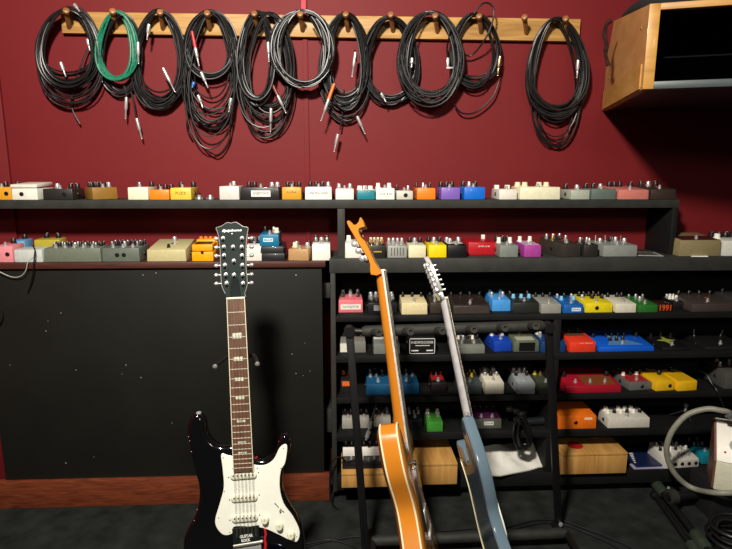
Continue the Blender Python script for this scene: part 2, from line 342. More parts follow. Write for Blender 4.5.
ped('A', 'long cream effects pedal with cream knobs on the upper shelf', 519.5, 560, 187.2, 200.3, (226, 222, 192), k='CC CC', d=.12, kh=.013, kr=.008)
ped('A', 'pale grey-green effects pedal with black knob at its corner', 570.5, 589.5, 190, 200.5, (164, 170, 156), k='B s', d=.11, jack=None)
ped('A', 'slate green effects pedal with three black knobs beside salmon one', 591, 616, 189, 200.5, (92, 104, 98), k='bbs', d=.12, kh=.015)
ped('A', 'salmon pink effects pedal near the right end of the upper shelf', 618, 648.5, 190, 200.8, (196, 116, 106), k='bbb b', d=.14, hb=.012, jack=None)
ped('A', 'dark brown effects pedal at the right end of the upper shelf', 650.5, 675.5, 189.5, 201, (52, 40, 34), k='bsb', d=.14, hb=.014, sw=1)
# --- ledge
ped('L', 'pink effects pedal at the left end of the ledge', -6, 13.5, 246.5, 260.3, (222, 138, 146), k='b', jack=.72, d=.09)
ped('L', 'pale grey-white power strip box with cable on the ledge', 14.5, 43, 250, 261, (190, 196, 192), k='', sw=0, d=.07, led=False)
ped('L', 'light blue effects pedal behind the pale box on the ledge', 12, 25, 241, 247, (96, 156, 196), k='b', sw=0, d=.06, back=.078, led=False, sides=False)
ped('L', 'long grey-green pedalboard box full of knobs, left one of two', 44, 101.5, 248.5, 261, (104, 112, 98), k='bdbbdbbdbb', k2='dbdbsbdbdb', sw=5, d=.09, kr=.005, kh=.012)
ped('L', 'long grey-green pedalboard box with two round sockets, right one of two', 102.5, 140, 248.5, 261.3, (96, 104, 94), k='dbbdbbdb', k2='dbbsbbdb', sw=3, d=.12, kr=.005, kh=.014, jack=[.4, .58])
ped('L', 'yellow effects pedal behind the left grey-green pedalboard box', 34, 60, 240, 246, (172, 160, 52), k='bb', sw=0, d=.06, back=.095, sides=False)
ped('L', 'beige sloping effects pedal with single switch on the ledge', 147, 186.5, 250, 261.2, (190, 180, 134), k=' s ', d=.14, hb=.022, swc=BLK, txt2=('A', .5, .55, .1, .3, INK))
ped('L', 'yellow-orange stomp pedal with treadle left of the black guitar headstock', 192, 213.5, 245, 260.5, (240, 164, 14), k='oooo', style='boss', d=.12, kh=.008)
ped('L', 'white effects pedal with chrome knobs hidden behind the headstock', 246, 262, 245.5, 260.6, (222, 220, 212), k='SS', k2='BB', d=.1, kh=.016, kr=.008)
rb, wb, db, h1, _ = ped('L', 'flat black pedal under the blue one, lower of the two black ones', 261, 285, 253.7, 260.3, (28, 29, 31), k='', sw=0, d=.13, led=False, hb=.0)
z2 = ZLEDGE+h1+.001
r2, _, _, h2, _ = ped('L', 'flat black pedal directly under the blue one, upper of the two black ones', 260, 283.5, 246.8, 254, (38, 39, 42), k='', sw=0, d=.13, led=False, hb=0, z=z2)
ped('L', 'teal blue effects pedal with white sticker stacked on two black pedals', 259.5, 279, 234.8, 246, (10, 108, 148), k='b s ', k2='  c', d=.11, z=z2+h2+.001, lab=(.45, .55, .5, .32, (200, 220, 226), 'BLUE'))
ped('L', 'tan wooden-looking effects pedal turned sideways near the ledge end', 288, 309, 249.5, 261, (176, 138, 92), k='s b', k2='c s', d=.10, rz=-8, kr=.008)
ped('L', 'white effects pedal with black knobs at the right end of the ledge', 312, 330.5, 244.5, 258.5, (232, 230, 220), k='B B', k2='dsd', d=.1, kr=.009, kh=.016)
# --- top of the unit
ped('B', 'white effects pedal behind the natural guitar headstock', 345, 366, 243.5, 258, (230, 226, 214), k='W W', d=.1, kh=.014)
ped('B', 'black effects pedal with gold line drawing and small white knobs', 369.5, 385.5, 245.5, 257.8, (34, 32, 24), k='wwww', k2='gggg', d=.1, top=((150, 128, 40), .05, .95, .75, .95), lab=(.5, .5, .5, .08, (196, 160, 60)))
r_, w_, d_, h_, t_ = ped('B', 'silver effects pedal with vertical slider stripes on its front', 387.5, 407, 246, 258, (150, 152, 146), k='ssss', d=.1, metal=0)
for u in (.2, .35, .5, .65, .8): MB().box(w_*(u-.5)-.001, w_*(u-.5)+.001, -d_/2-.001, -d_/2+.002, h_*.2, h_*.85).build('slider_slot', BLK, r_, False)
ped('B', 'cream effects pedal with small dark knobs left of the yellow one', 408.5, 426, 245.8, 258.2, (220, 214, 178), k='bsb', d=.1)
ped('B', 'bright yellow effects pedal on top of the shelf unit', 428.5, 446.5, 245.5, 258.5, (236, 206, 12), k='bsb', d=.11)
ped('B', 'black effects pedal with silver top plate left of the red one', 447.5, 467, 245.5, 257.5, (16, 16, 18), k='s s', k2='ss', d=.12, top=((190, 190, 186), .1, .9, .35, .8))
ped('B', 'wide red effects pedal with white lettering and one white knob', 468, 496.5, 242.5, 254, (176, 16, 30), k='    P ', d=.12, txt=('SILVER STAR', .55, .68, .42, .16, WINK), sw=0, kh=.018, back=.06, kr=.01)
ped('B', 'grey effects pedal with white-topped black knobs right of the red one', 499.5, 518, 245.5, 258, (120, 128, 122), k='bbb', k2='w w', d=.12, kh=.018, kr=.007)
ped('B', 'magenta effects pedal with two white knobs', 524, 541, 245.5, 257.4, (162, 62, 148), k='W W', d=.12, top=((200, 170, 195), .05, .95, .1, .9), kh=.016, kr=.009)
ped('B', 'dark grey-brown effects pedal crowded with small silver knobs, turned right', 561, 582, 244.5, 257, (54, 50, 44), k='s s s', k2='g b s', d=.15, rz=14, hb=.012, kr=.005)
ped('B', 'small near-black effects pedal squeezed beside the wide grey one', 583.5, 598, 245, 256, (38, 36, 34), k='ss', k2='bs', d=.09, kr=.005)
ped('B', 'wide pale grey effects pedal with toggle posts, right half of unit top', 603, 637, 245.5, 257.4, (132, 136, 132), k='t tbst', k2='s t s', d=.13, hb=.008)
ped('B', 'beige square effects pedal with black top at the unit right end', 679, 720.5, 240.5, 255, (134, 122, 88), k=' B   ', d=.14, hb=.014, top=((44, 22, 18), .06, .96, .05, .55), txt=None, sw=1, kh=.016, kr=.012)
ped('B', 'white effects pedal cut off by the right edge of the photo', 722.5, 762, 241, 254.5, (206, 206, 198), k='bbBbb', k2='w    ', d=.13, kh=.016, kr=.01)
# paper items lying on the unit
p0 = Vector((at(640, 256, Y_UNIT).x, Y_UNIT+.02, zun1)); p1 = at(671, 256, Y_UNIT)
mg = thing('photo_print', 'black and white printed sheet lying flat on the unit top', 'print', ((p0.x+p1.x)/2, Y_UNIT+.07, zun1+.0005), math.radians(-12))
MB().box(-.055, .05, -.045, .055, 0, .0015).build('sheet', paint((176, 178, 174)), mg, False)
MB().box(-.045, .04, -.035, .045, .0016, .0019).build('printed_picture', mat('photo_grey', (74, 78, 74), .5, noise=.9, nscale=50), mg, False)
q0 = at(700, 256.5, Y_UNIT)
m = MB(); m.hexa([(-.035, -.004, 0), (.03, -.008, 0), (.035, .012, 0), (-.02, .012, 0), (-.03, -.004, .001), (.025, -.007, .004), (.035, .012, .001), (-.02, .012, .002)])
t = m.build('paper_scrap', PAPER, None, False, (q0.x, Y_UNIT+.005, zun1+.0005)); tag(t, 'torn scrap of white paper at the foot of the beige pedal', 'paper')
# --- level 1
ped(1, 'pink effects pedal with white name strip and three silver knobs', 338.5, 363, 300.5, 312.8, (222, 112, 122), k='SSS', kh=.022, kr=.006, d=.09, sw=0, lab=(.5, .47, .82, .42, (230, 228, 216), 'THE PLEXITONE'), k2='b b', hb=.008)
ped(1, 'black effects pedal with silver knobs and stepped white print, behind guitar neck', 368, 397, 303, 314, (22, 22, 26), k='SS SS', k2='s   s', kr=.009, d=.1, lab=(.5, .55, .6, .5, (160, 160, 162)), sw=1, hb=.01, kh=.018)
ped(1, 'cream effects pedal between the two guitar necks', 401.5, 427.5, 303.5, 314.8, (220, 206, 160), k='b b b', d=.1, hb=.016, kr=.006)
ped(1, 'small bronze-black effects pedal half behind the blue guitar neck', 430, 441, 303, 313.5, (58, 48, 38), k='bs', d=.1, hb=.015)
ped(1, 'large dark brown effects pedal with pale outlined edges', 453, 490.5, 306, 315.3, (54, 46, 42), k='b b b b', d=.15, hb=.022, lab=(.5, .5, .9, .7, (62, 54, 50)), top=((44, 34, 32), .06, .94, .08, .92))
ped(1, 'light blue effects pedal on the first level', 492, 510.5, 300.5, 311.5, (70, 150, 222), k='l l', k2='s s', d=.12, hb=.014)
ped(1, 'black effects pedal with pale blue knobs right of the light blue one', 513, 539, 303, 313.2, (38, 40, 36), k='b  b', k2='lll', d=.12, hb=.016, kh=.015)
ped(1, 'pale grey effects pedal with black knobs on the first level', 541, 561, 304.5, 315, (146, 146, 138), k='b b b', d=.12, hb=.016)
ped(1, 'mid blue effects pedal with white sticker, left of the yellow one', 563.5, 583.5, 305, 314.2, (22, 92, 166), k='s b s', k2='l l', d=.12, hb=.014, lab=(.62, .45, .45, .4, (220, 230, 240), 'KIND'))
ped(1, 'yellow effects pedal with black front socket on the first level', 585, 612.5, 303.5, 312.8, (226, 206, 26), k='bbbbb', k2='s b b', d=.12, hb=.014, jack=.42, kh=.016)
ped(1, 'white effects pedal between yellow and green on the first level', 615.5, 636, 304, 313.3, (212, 208, 188), k='b bb', d=.12, hb=.012)
ped(1, 'dark green effects pedal on the first level', 638, 657.5, 305.3, 314.6, (40, 104, 40), k='d s d', k2=' s ', d=.12, hb=.014)
ped(1, 'small black pedal with orange digits 1991 on its front', 658.5, 671.5, 304.5, 312, (48, 22, 14), k='', sw=0, d=.06, led=False, txt=('1991', .5, .5, .86, 1.1, mat('orange_print', (240, 90, 30), .5)), hb=.004)
ped(1, 'black effects pedal with scribbled white top beside the 1991 one', 673, 684, 302, 309.5, (20, 20, 24), k='sws', k2='www', d=.08, hb=.006, back=.01)
ped(1, 'large dark brown effects pedal with one silver switch, right side', 691.5, 733, 304, 312, (64, 54, 50), k='b b b b', d=.15, hb=.018)
ped(1, 'dark grey textured effects pedal at the right end of first level', 735, 762, 300, 311, (52, 50, 50), k='b b', d=.14, hb=.012)
# --- level 2
ped(2, 'grey double effects pedal with white ends behind the rack post', 340, 366, 342.5, 353, (120, 120, 112), k='dsds', d=.09, hb=.012, lab=(.16, .5, .3, .8, (224, 222, 208)), kr=.006)
ped(2, 'silver effects pedal with white chequered top behind the orange neck', 373.5, 400, 344.5, 354.3, (112, 116, 112), k='s s', d=.1, hb=.022, top=((214, 214, 208), .04, .96, .45, .95), kr=.006)
r_, w_, d_, h_, t_ = ped(2, 'black effects pedal with white outlined front and white lettering', 408.5, 435.5, 338, 354.5, (24, 24, 22), k='', sw=0, d=.11, led=False, hb=.003, txt=('INDIFOODER', .5, .72, .82, .2, WINK))
f = -d_/2
for (a, b, c, e) in ((-.47, .47, .93, .965), (-.47, .47, .04, .07), (-.47, -.45, .04, .965), (.45, .47, .04, .965), (-.4, -.14, .2, .27), (.16, .4, .2, .27), (-.25, .28, .52, .55)):
    MB().box(w_*a, w_*b, f-.0006, f+.001, h_*c, h_*e).build('printed_line', WINK, r_, False)
ped(2, 'wide grey-green effects pedal with busy top, right of blue guitar neck', 453.5, 485, 346, 354, (118, 124, 116), k='wbwbwb', k2='bwsbwb', d=.13, hb=.016, sw=2, kr=.006, top=((60, 64, 60), .05, .95, .15, .95))
ped(2, 'royal blue effects pedal with white-topped knobs on the second level', 494, 512, 341.5, 351.8, (22, 66, 176), k='sws', k2='w w', d=.13, hb=.012, rz=5)
ped(2, 'olive grey effects pedal with black square window on its front', 513.5, 539, 341.5, 352, (92, 100, 82), k='  s  ', sw=0, d=.12, hb=.014, lab=(.52, .48, .62, .8, (14, 14, 14)), top=((176, 178, 158), .15, .85, .1, .4), kh=.02)
ped(2, 'navy effects pedal with tall white knobs behind the right rack post', 541, 565.5, 342, 353.2, (18, 58, 108), k='W  W', k2='s ss', d=.11, hb=.012, kh=.02)
ped(2, 'red-orange effects pedal with small white print on second level', 569, 595.5, 342.5, 353.8, (222, 58, 34), k=' b b ', d=.12, hb=.02, top=((90, 66, 50), .1, .8, .5, .9), sw=0, txt=('VH WAY', .62, .9, .5, .14, WINK))
r_, w_, d_, h_, t_ = ped(2, 'large bright blue effects pedal with pale triangle picture on top', 598.5, 654, 347, 354.5, (14, 88, 200), k='B bbbb B', k2='  bbb   ', d=.16, hb=.028, ky=.62, jack=None, led=False, kr=.007)
y = lambda v: -d_/2+d_*v
m = MB(); m.slab([(w_*u, y(v)) for u, v in ((-.3, .12), (.34, .12), (.12, .4), (-.02, .72), (-.14, .74), (-.16, .4))], [(0, -.0005), (0, .001)], lambda u, v, w: (u, v, t_(v)+w)); m.build('printed_triangle', paint((84, 128, 176)), r_, False)
r_, w_, d_, h_, t_ = ped(2, 'black effects pedal with yellow-green star print on top', 662, 690, 348, 354.5, (18, 18, 18), k='b b b', d=.14, hb=.024, led=False)
m = MB(); st = [((.13 if i % 2 else .30)*math.cos(i*PI/4)*w_*1.1, (.08 if i % 2 else .26)*math.sin(i*PI/4)*d_) for i in range(8)]
m.slab(st, [(0, -.0005), (0, .001)], lambda u, v, w: (u, v, t_(v)+w)); m.build('printed_star', paint((150, 160, 60)), r_, False)
ped(2, 'black effects pedal with two silver posts at the right edge', 705, 745, 347, 352.5, (24, 22, 24), k='t  t', d=.14, hb=.022, kh=.02, led=False, kr=.005)
# --- level 3
ped(3, 'small black effects pedal with orange and white front', 340.5, 352, 381, 392.5, (30, 28, 28), k='oo', d=.08, hb=.01, lab=(.55, .75, .8, .4, (226, 104, 40)), sw=0)
r_, w_, d_, h_, t_ = ped(3, 'wide teal-blue effects pedal behind the orange guitar neck', 366, 419.5, 384.5, 395, (18, 74, 112), k='dbdbdbdb', k2='sdb  bds', d=.12, hb=.026, sw=3, kr=.007, led=False)
ped(3, 'small black effects pedal with red print on the third level', 431, 446.5, 383, 393.5, (26, 16, 18), k='rsr', d=.09, hb=.01, top=((150, 30, 34), .1, .9, .3, .8), kr=.005)
ped(3, 'slate grey effects pedal with olive top right of blue guitar neck', 460, 482, 384.5, 394.5, (70, 80, 80), k='ygbgy', k2='bybyb', d=.12, hb=.018, kr=.005)
ped(3, 'cream white effects pedal with silver knobs, third level', 485, 504, 383.5, 394.3, (214, 208, 190), k='SS', k2='sbs', d=.12, hb=.026, kr=.008)
ped(3, 'silver-grey effects pedal with three white-topped knobs, third level', 517, 535, 383.5, 394.5, (146, 152, 156), k='SSS', k2='b b', d=.12, hb=.026, kr=.007)
ped(3, 'dark olive effects pedal behind the right rack post', 538, 557, 385, 394, (60, 66, 52), k='ygb', d=.11, hb=.022)
r_, w_, d_, h_, t_ = ped(3, 'large crimson effects pedal with gold-brown patch on top', 565, 621, 386, 396.5, (156, 18, 38), k='B     B', k2='', d=.15, hb=.028, ky=.55, sw=3, top=((122, 66, 34), .36, .92, .06, .55), led=False, kr=.008)
ped(3, 'grey effects pedal with red top beside the crimson one', 629, 652.5, 383, 390.3, (96, 96, 94), k='b b', k2='wbw', d=.14, hb=.014, top=((160, 42, 42), .05, .95, .1, .9), jack=.55, rz=6)
ped(3, 'yellow effects pedal with front socket, left of two yellow ones', 655, 674.5, 381.5, 391, (228, 178, 24), k='b ', d=.12, hb=.010, jack=.76, rz=6, sw=0, led=False, k2=' b')
ped(3, 'yellow stomp pedal with single black knob, right of two yellow ones', 677, 697.5, 381.5, 391, (230, 180, 20), k=' B ', d=.12, hb=.01, rz=6, sw=0, led=False, top=((220, 170, 20), .05, .95, .05, .6))
ped(3, 'dark grey effects pedal with two pale knobs at right edge', 724, 752, 373, 389, (74, 74, 70), k='DD', d=.13, hb=.012, kh=.02, kr=.008, k2='s s')
# --- level 4
ped(4, 'small silver effects pedal left of the rack post, fourth level', 342, 354, 419.5, 429, (160, 156, 146), k='ds', d=.07, hb=.01, kr=.005)
ped(4, 'small silver effects pedal with dark top right of the rack post', 358.5, 369.5, 419.5, 428.5, (150, 148, 140), k='ds', d=.07, hb=.012, kr=.005)
ped(4, 'small silver effects pedal touching the natural guitar body', 374, 391, 418, 427, (156, 152, 144), k='sbs', k2='b s', d=.07, hb=.008, kr=.006)
ped(4, 'black effects pedal with silver knobs right of natural guitar', 408, 422.5, 420, 429.5, (24, 24, 28), k='s s', k2='sss', d=.09, hb=.016, kr=.006)
ped(4, 'bright green effects pedal with white posts, fourth level', 427, 443, 423, 432.5, (60, 140, 48), k='W W', k2='s s', d=.09, hb=.018, sw=0, kh=.016)
ped(4, 'grey effects pedal with magenta-edged top and white sticker', 474, 501.5, 420, 428.8, (92, 94, 86), k='bbbb', d=.1, hb=.018, top=((74, 28, 68), .02, .98, .1, .95), lab=(.53, .6, .35, .4, (222, 222, 210), 'CALIB'), sw=2, led=False)
ped(4, 'orange effects pedal with one silver switch, fourth level', 557.5, 596, 416.5, 431, (232, 112, 22), k='', d=.12, hb=.016, sw=0, lab=(.78, .8, .2, .16, (240, 220, 190)), jack=.46, led=False)
ped(4, 'cream white effects pedal with row of white knobs', 607.5, 649.5, 418.5, 428.8, (206, 202, 190), k='W WWW ', k2='wbwbwb', d=.085, hb=.014, kh=.014, sw=1)
# --- level 5
ped(5, 'white mixer-like pedal with five round sockets on the bottom level', 664, 699.5, 460, 469, (206, 202, 192), k='sbsbsb', k2='bswbsw', d=.115, hb=.034, sw=3, jack=[.1, .3, .5, .7, .9], rz=4, led=False, sides=False, kr=.006)
ped(5, 'teal effects pedal beside the white mixer-like pedal', 701.5, 716, 455, 464, (20, 126, 148), k='s s', k2='wsw', d=.13, hb=.02, rz=4, kr=.006)
# ------------------------------------------------------------------ boxes and oddments in the unit
PINE = wood('pale_pine', (168, 118, 56), (204, 156, 88), (14, 2, 2), .5, 0, 2.5, .8)
def wbox(label, x0, x1, yt, yb, d, back=None):
    z0 = ROWZ[5]; xc = (x0+x1)/2; Y = min(max(atz(xc, yb, z0).y, Y_UNIT-.075), Y_UNIT+.05)
    a, b = at(x0, yb, Y).x, at(x1, yb, Y).x; h = at(xc, yt, Y).z-z0
    d = min(d, -.025-Y)
    r = thing('wooden_box', label, 'box', ((a+b)/2, Y+d/2, z0+.0005)); w = (b-a)/2
    MB().box(-w, w, -d/2, d/2, 0, h-.012, .002).build('body', PINE, r)
    MB().box(-w, w, -d/2, d/2, h-.011, h, .002).build('lid', PINE, r)
    return r, w, d, h, Y
r_, w_, d_, h_, Y_ = wbox('pine box at far left of bottom level with a black gadget on it', 341.5, 400, 473, 489.5, .20)
zt = r_.location.z + h_ + .0005
g = thing('control_box', 'black gadget with white front strip lying on the left pine box', 'control box', (r_.location.x-.005, r_.location.y+.0, zt))
MB().box(-w_*.92, w_*.9, -.072, .068, 0, .012, .002).build('base', BLK, g)
MB().hexa([(-w_*.9, .0, .012), (w_*.86, .0, .012), (w_*.86, .065, .012), (-w_*.9, .065, .012), (-w_*.9, .002, .042), (w_*.86, .002, .042), (w_*.86, .065, .048), (-w_*.9, .065, .048)], .002).build('front_strip', WHT, g)
for i in range(9):
    MB().lathe([(.005, 0), (.004, .01), (.003, .012)], (-w_*.8+i*w_*.2, -.035+.012*(i % 2), .0115), n=10).build('knob', SIL if i % 2 else DSIL, g)
for i in range(8):
    MB().lathe([(.005, 0), (.0045, .016)], (-w_*.8+i*w_*.22, .03, .0455), n=10).build('knob', DSIL, g)
wbox('pine box with plank lines between the two guitars, bottom level', 402.5, 457, 464, 485, .20)
r2 = bpy.context.scene.objects
bx = [o for o in r2 if o.name.startswith('wooden_box')][-1]
for o in bx.children: pass
nb = MB().box(-.05, .035, -.03, .05, 0, .012, .001).build('notebook', paint((48, 44, 78)), None, False, (at(428, 455, -.15).x, -.13, bx.location.z + at(430, 463, Y_UNIT+.01).z-ROWZ[5] + .002)); tag(nb, 'dark violet booklet lying on the middle pine box', 'booklet')
r_, w_, d_, h_, Y_ = wbox('honey pine box with red spot on its lid, bottom level', 560.5, 626, 453.5, 474, .13)
MB().lathe([(.03, 0), (.03, .001), (.028, .0014)], (-.05, .0, h_-.0003), n=20).build('red_spot', paint((170, 30, 30)), r_)
# white envelope / plastic wrap
z0 = ROWZ[5]
pl = [(477, 447), (500, 444), (523, 443), (536, 442), (540, 454), (544, 466), (524, 471), (500, 477), (490, 476), (483, 467), (479, 456)]
P3 = []
for i, (px, py) in enumerate(pl):
    yy = Y_UNIT - .02 + .16*(476-py)/34; q = at(px, py, yy); P3.append(q)
m = MB(); c = sum(P3, Vector())/len(P3)
RNG = 7; grid = []; EDGE = [P3[i].lerp(P3[(i+1) % len(P3)], k/4) for i in range(len(P3)) for k in range(4)]
for k in range(RNG+1):
    t = k/RNG; ring = []
    for i, q in enumerate(EDGE):
        p = c.lerp(q, t); p = Vector((p.x, p.y, p.z + .006*math.sin(p.x*70+p.y*40)*(1-t*.6)))
        ring.append(p)
    grid.append(ring)
n = len(grid[0])
tv = [[m.bm.verts.new((p.x, p.y, max(p.z, z0+.006))) for p in rg] for rg in grid[1:]]; bv = [[m.bm.verts.new((p.x, p.y+.001, max(p.z, z0+.006)-.005)) for p in rg] for rg in grid[1:]]
for L, s in ((tv, 1), (bv, -1)):
    for a in range(len(L)-1):
        for k in range(n): m.bm.faces.new((L[a][k], L[a][(k+1) % n], L[a+1][(k+1) % n], L[a+1][k]))
    m.bm.faces.new(L[0])
for k in range(n): m.bm.faces.new((tv[-1][k], tv[-1][(k+1) % n], bv[-1][(k+1) % n], bv[-1][k]))
env = m.build('padded_envelope', mat('white_wrap', (226, 224, 216), .6, noise=.05)); tag(env, 'crumpled white padded envelope slumped on the bottom level', 'envelope')
# booklet right of honey box
p = at(645, 462, Y_UNIT+.06)
bk = thing('booklet', 'dark blue booklet with white pictures lying beside the honey pine box', 'booklet', (p.x+.0, Y_UNIT+.09, z0+.0005), math.radians(3))
MB().box(-.065, .055, -.075, .06, 0, .008, .001).build('cover', paint((18, 30, 66)), bk, False)
for i in range(6):
    MB().box(-.058+.004*i, -.052+.006*i, -.05+.014*i, -.043+.014*i, .0081, .0086).build('printed_picture', WINK, bk, False)
pp = MB().box(-.075, .06, -.02, .02, 0, .002).build('paper_sheet', paint((170, 160, 190)), None, False, (p.x, Y_UNIT+.024, z0+.0005)); tag(pp, 'thin lilac paper strip at the shelf edge under the blue booklet', 'paper')
# small bundled cable hanging over level 4
RC = random.Random(3)
def pt(px, py, Y): return at(px, py, Y)
cb = thing('cable_bundle', 'tied bundle of black power cable drooping over the fourth level edge', 'cable', at(520, 430, Y_UNIT-.01))
m = MB(); pts = []
for L in range(9):
    a = RC.uniform(6, 13); cx = RC.uniform(518, 522); dy = RC.uniform(-3, 4)
    for k in range(20):
        t = k/20*2*PI; s = (1-math.cos(t))/2
        q = pt(cx + a*math.sin(t)*(.5+.5*s) + 4*s, 416+dy + s*31, Y_UNIT-.012 - .018*math.sin(t+L) ); pts.append(q - cb.location)
m.tube(pts, .0036, 6); m.build('cable', RUB, cb)
m = MB()
m.lathe([(.018, -.005), (.019, 0), (.018, .005)], pt(518, 420, Y_UNIT-.012)-cb.location, (.2, .1, 1), 14); m.build('cable_tie', BLK, cb)
for q in range(3):
    a = pt(509+q*7, 408+q*2, Y_UNIT+.03)-cb.location; MB().box(a.x-.012, a.x+.012, a.y-.01, a.y+.01, a.z-.014, a.z+.004, .003).build('connector', BLK, cb)
tb = MB().lathe([(.012, 0), (.0155, .003), (.0155, .12), (.012, .125)], (at(525, 424, Y_UNIT+.05).x, Y_UNIT+.045, ROWZ[4]+.017), (1, .05, 0), 18).build('tube', paint((30, 34, 38))); tag(tb, 'dark grey cylindrical tube lying behind the black cable bundle', 'tube')
# jack leads hanging over level 4 at the left
jl = thing('patch_cable', 'grey short cable with two silver plugs hanging over fourth level', 'cable', at(368, 424, Y_UNIT-.01))
a = [pt(376, 404, Y_UNIT+.05), pt(374, 411, Y_UNIT+.03), pt(371.5, 418, Y_UNIT-.005), pt(370, 424, Y_UNIT-.012)]
MB().tube([p-jl.location for p in cr([tuple(q) for q in a], 5, False)], .0028, 6).build('cable', paint((70, 72, 72)), jl)
for (u, v, u2, v2) in ((371, 421, 368.5, 431), (369, 431, 366, 440)):
    A = pt(u, v, Y_UNIT-.012)-jl.location; B = pt(u2, v2, Y_UNIT-.014)-jl.location
    MB().lathe([(.004, 0), (.0085, .002), (.0085, (B-A).length*.7), (.005, (B-A).length*.75), (.0035, (B-A).length)], A, B-A, 10).build('plug', paint((136, 140, 138)), jl)
# small stand in row 4 right
p = at(688, 416, Y_UNIT+.06)
ts = thing('mini_tripod', 'small black tripod with chrome head at back of fourth level', 'tripod', (p.x, Y_UNIT+.08, ROWZ[4]+.0005))
MB().lathe([(.006, .03), (.005, .05), (.009, .052), (.009, .06), (.003, .062)], n=12).build('head', SIL, ts)
for k in range(3):
    a = k*2.1+.5; MB().tube([(0, 0, .035), (.055*math.cos(a), .045*math.sin(a), .005)], [.004, .003], 8).build('leg', BLK, ts)
# cable draped over right side, levels 3-4
cpts = [at(698, 371, Y_UNIT+.09), at(706, 374, Y_UNIT+.05), at(712, 384, Y_UNIT+.02), at(717, 391, Y_UNIT-.006), at(722, 403, Y_UNIT-.012), at(727, 414, Y_UNIT-.02)]
t = MB().tube(cr([tuple(q) for q in cpts], 5, False), .0028, 6).build('thin_cable', RUB); tag(t, 'thin dark cable trailing down over third level at the right', 'cable')
# cable on the ledge dropping down over the panel (left)
cpts = [at(33, 246, Y_BOX+.03), at(35, 250, Y_BOX-.005), at(34.5, 256, Y_BOX-.02), at(33.5, 268, Y_BOX-.022), at(32, 280, Y_BOX-.012), at(29, 289, Y_BOX-.008), at(27.5, 292, Y_BOX-.008)]
t = MB().tube(cr([tuple(q) for q in cpts], 5, False), .0024, 6).build('thin_cable', RUB); tag(t, 'thin black cable hanging from the pale box down over the panel', 'cable')
cpts = [at(-8, 268, Y_BOX-.02), at(0, 272, Y_BOX-.018), at(12, 277, Y_BOX-.014), at(21, 276, Y_BOX-.016), at(26, 270, Y_BOX-.022), at(28, 262, Y_BOX-.024), at(34, 257, Y_BOX-.02)]
t = MB().tube(cr([tuple(q) for q in cpts], 5, False), .0016, 6).build('thin_cable', paint((170, 170, 165))); tag(t, 'thin pale cable sagging below the ledge at the far left', 'cable')
cpts = [at(-14, 256, Y_BOX+.03), at(-14, 261, Y_BOX-.02), at(-13, 266, Y_BOX-.022), at(-10, 290, Y_BOX-.015), at(-4, 305, Y_BOX-.01), at(1, 310, Y_BOX-.008), at(2.5, 318, Y_BOX-.008), at(-2, 326, Y_BOX-.01)]
t = MB().tube(cr([tuple(q) for q in cpts], 5, False), .003, 6).build('thin_cable', RUB); tag(t, 'loop of black cable peeking in at the left edge of the panel', 'cable')
# jack cable beside left rack leg
cpts = [at(358, 458, Y_UNIT+.01), at(348, 462, Y_UNIT-.02), at(342, 458, Y_UNIT-.03), at(336, 458, Y_UNIT-.035), at(331, 466, Y_UNIT-.04), at(330, 480, Y_UNIT-.04), at(330.5, 497, Y_UNIT-.045), at(334, 506, Y_UNIT-.05), at(342, 512, Y_UNIT-.055), at(345, 513.5, Y_UNIT-.056)]
r = thing('jack_cable', 'black jack cable looping down from the left pine box to the carpet', 'cable', at(332, 512, Y_UNIT-.05)); 
MB().tube([p-r.location for p in cr([tuple(q) for q in cpts], 5, False)], .0035, 6).build('cable', RUB, r)
A = cpts[-1]-r.location; MB().lathe([(.005, 0), (.007, .004), (.007, .028), (.003, .03), (.003, .05)], A, (1, -.2, -.12), 10).build('plug', paint((60, 60, 60)), r)
# ------------------------------------------------------------------ peg rail
YR = -.024
OAK = wood('pale_pine_rail', (150, 108, 56), (198, 154, 88), (2, 8, 20), .5, 0, 2.0)
tl = at(60, 11.3, YR); tr = at(581, 18.8, YR); bl = at(60, 33, YR); br = at(581, 41.5, YR)
rail = thing('peg_rail', 'long pine rail with round pegs screwed to the red wall', 'coat rail', ((tl.x+tr.x)/2, YR/2, (bl.z+br.z)/2))
o_ = rail.location
m = MB().hexa([(tl.x-o_.x, YR-o_.y, bl.z-o_.z), (tr.x-o_.x, YR-o_.y, br.z-o_.z), (tr.x-o_.x, -.0005-o_.y, br.z-o_.z), (tl.x-o_.x, -.0005-o_.y, bl.z-o_.z), (tl.x-o_.x, YR-o_.y, tl.z-o_.z), (tr.x-o_.x, YR-o_.y, tr.z-o_.z), (tr.x-o_.x, -.0005-o_.y, tr.z-o_.z), (tl.x-o_.x, -.0005-o_.y, tl.z-o_.z)], .003)
m.build('rail_board', OAK, rail)
PEGX = [66, 112.5, 160, 207, 254, 300, 345.5, 390.6, 435, 479, 524.4, 565.5]; PEGY = [9.5, 10, 11, 12, 12.5, 13, 13, 13.5, 14.5, 15, 16, 17.5]
PEGM = wood('peg_wood', (120, 76, 38), (160, 108, 60), (4, 4, 20), .45)
PEGZ = []
for x, y in zip(PEGX, PEGY):
    tip = at(x, y, YR-.075); base = Vector((at(x+2.5, y+9, YR).x, YR-.0, tip.z-.038))
    d = tip-base; L = d.length
    MB().lathe([(.0085, 0), (.0085, L*.72), (.0075, L*.76), (.0105, L*.82), (.0115, L*.9), (.0105, L*.97), (.006, L)], base-o_, d, 14).build('peg', PEGM, rail); PEGZ.append((base, tip))
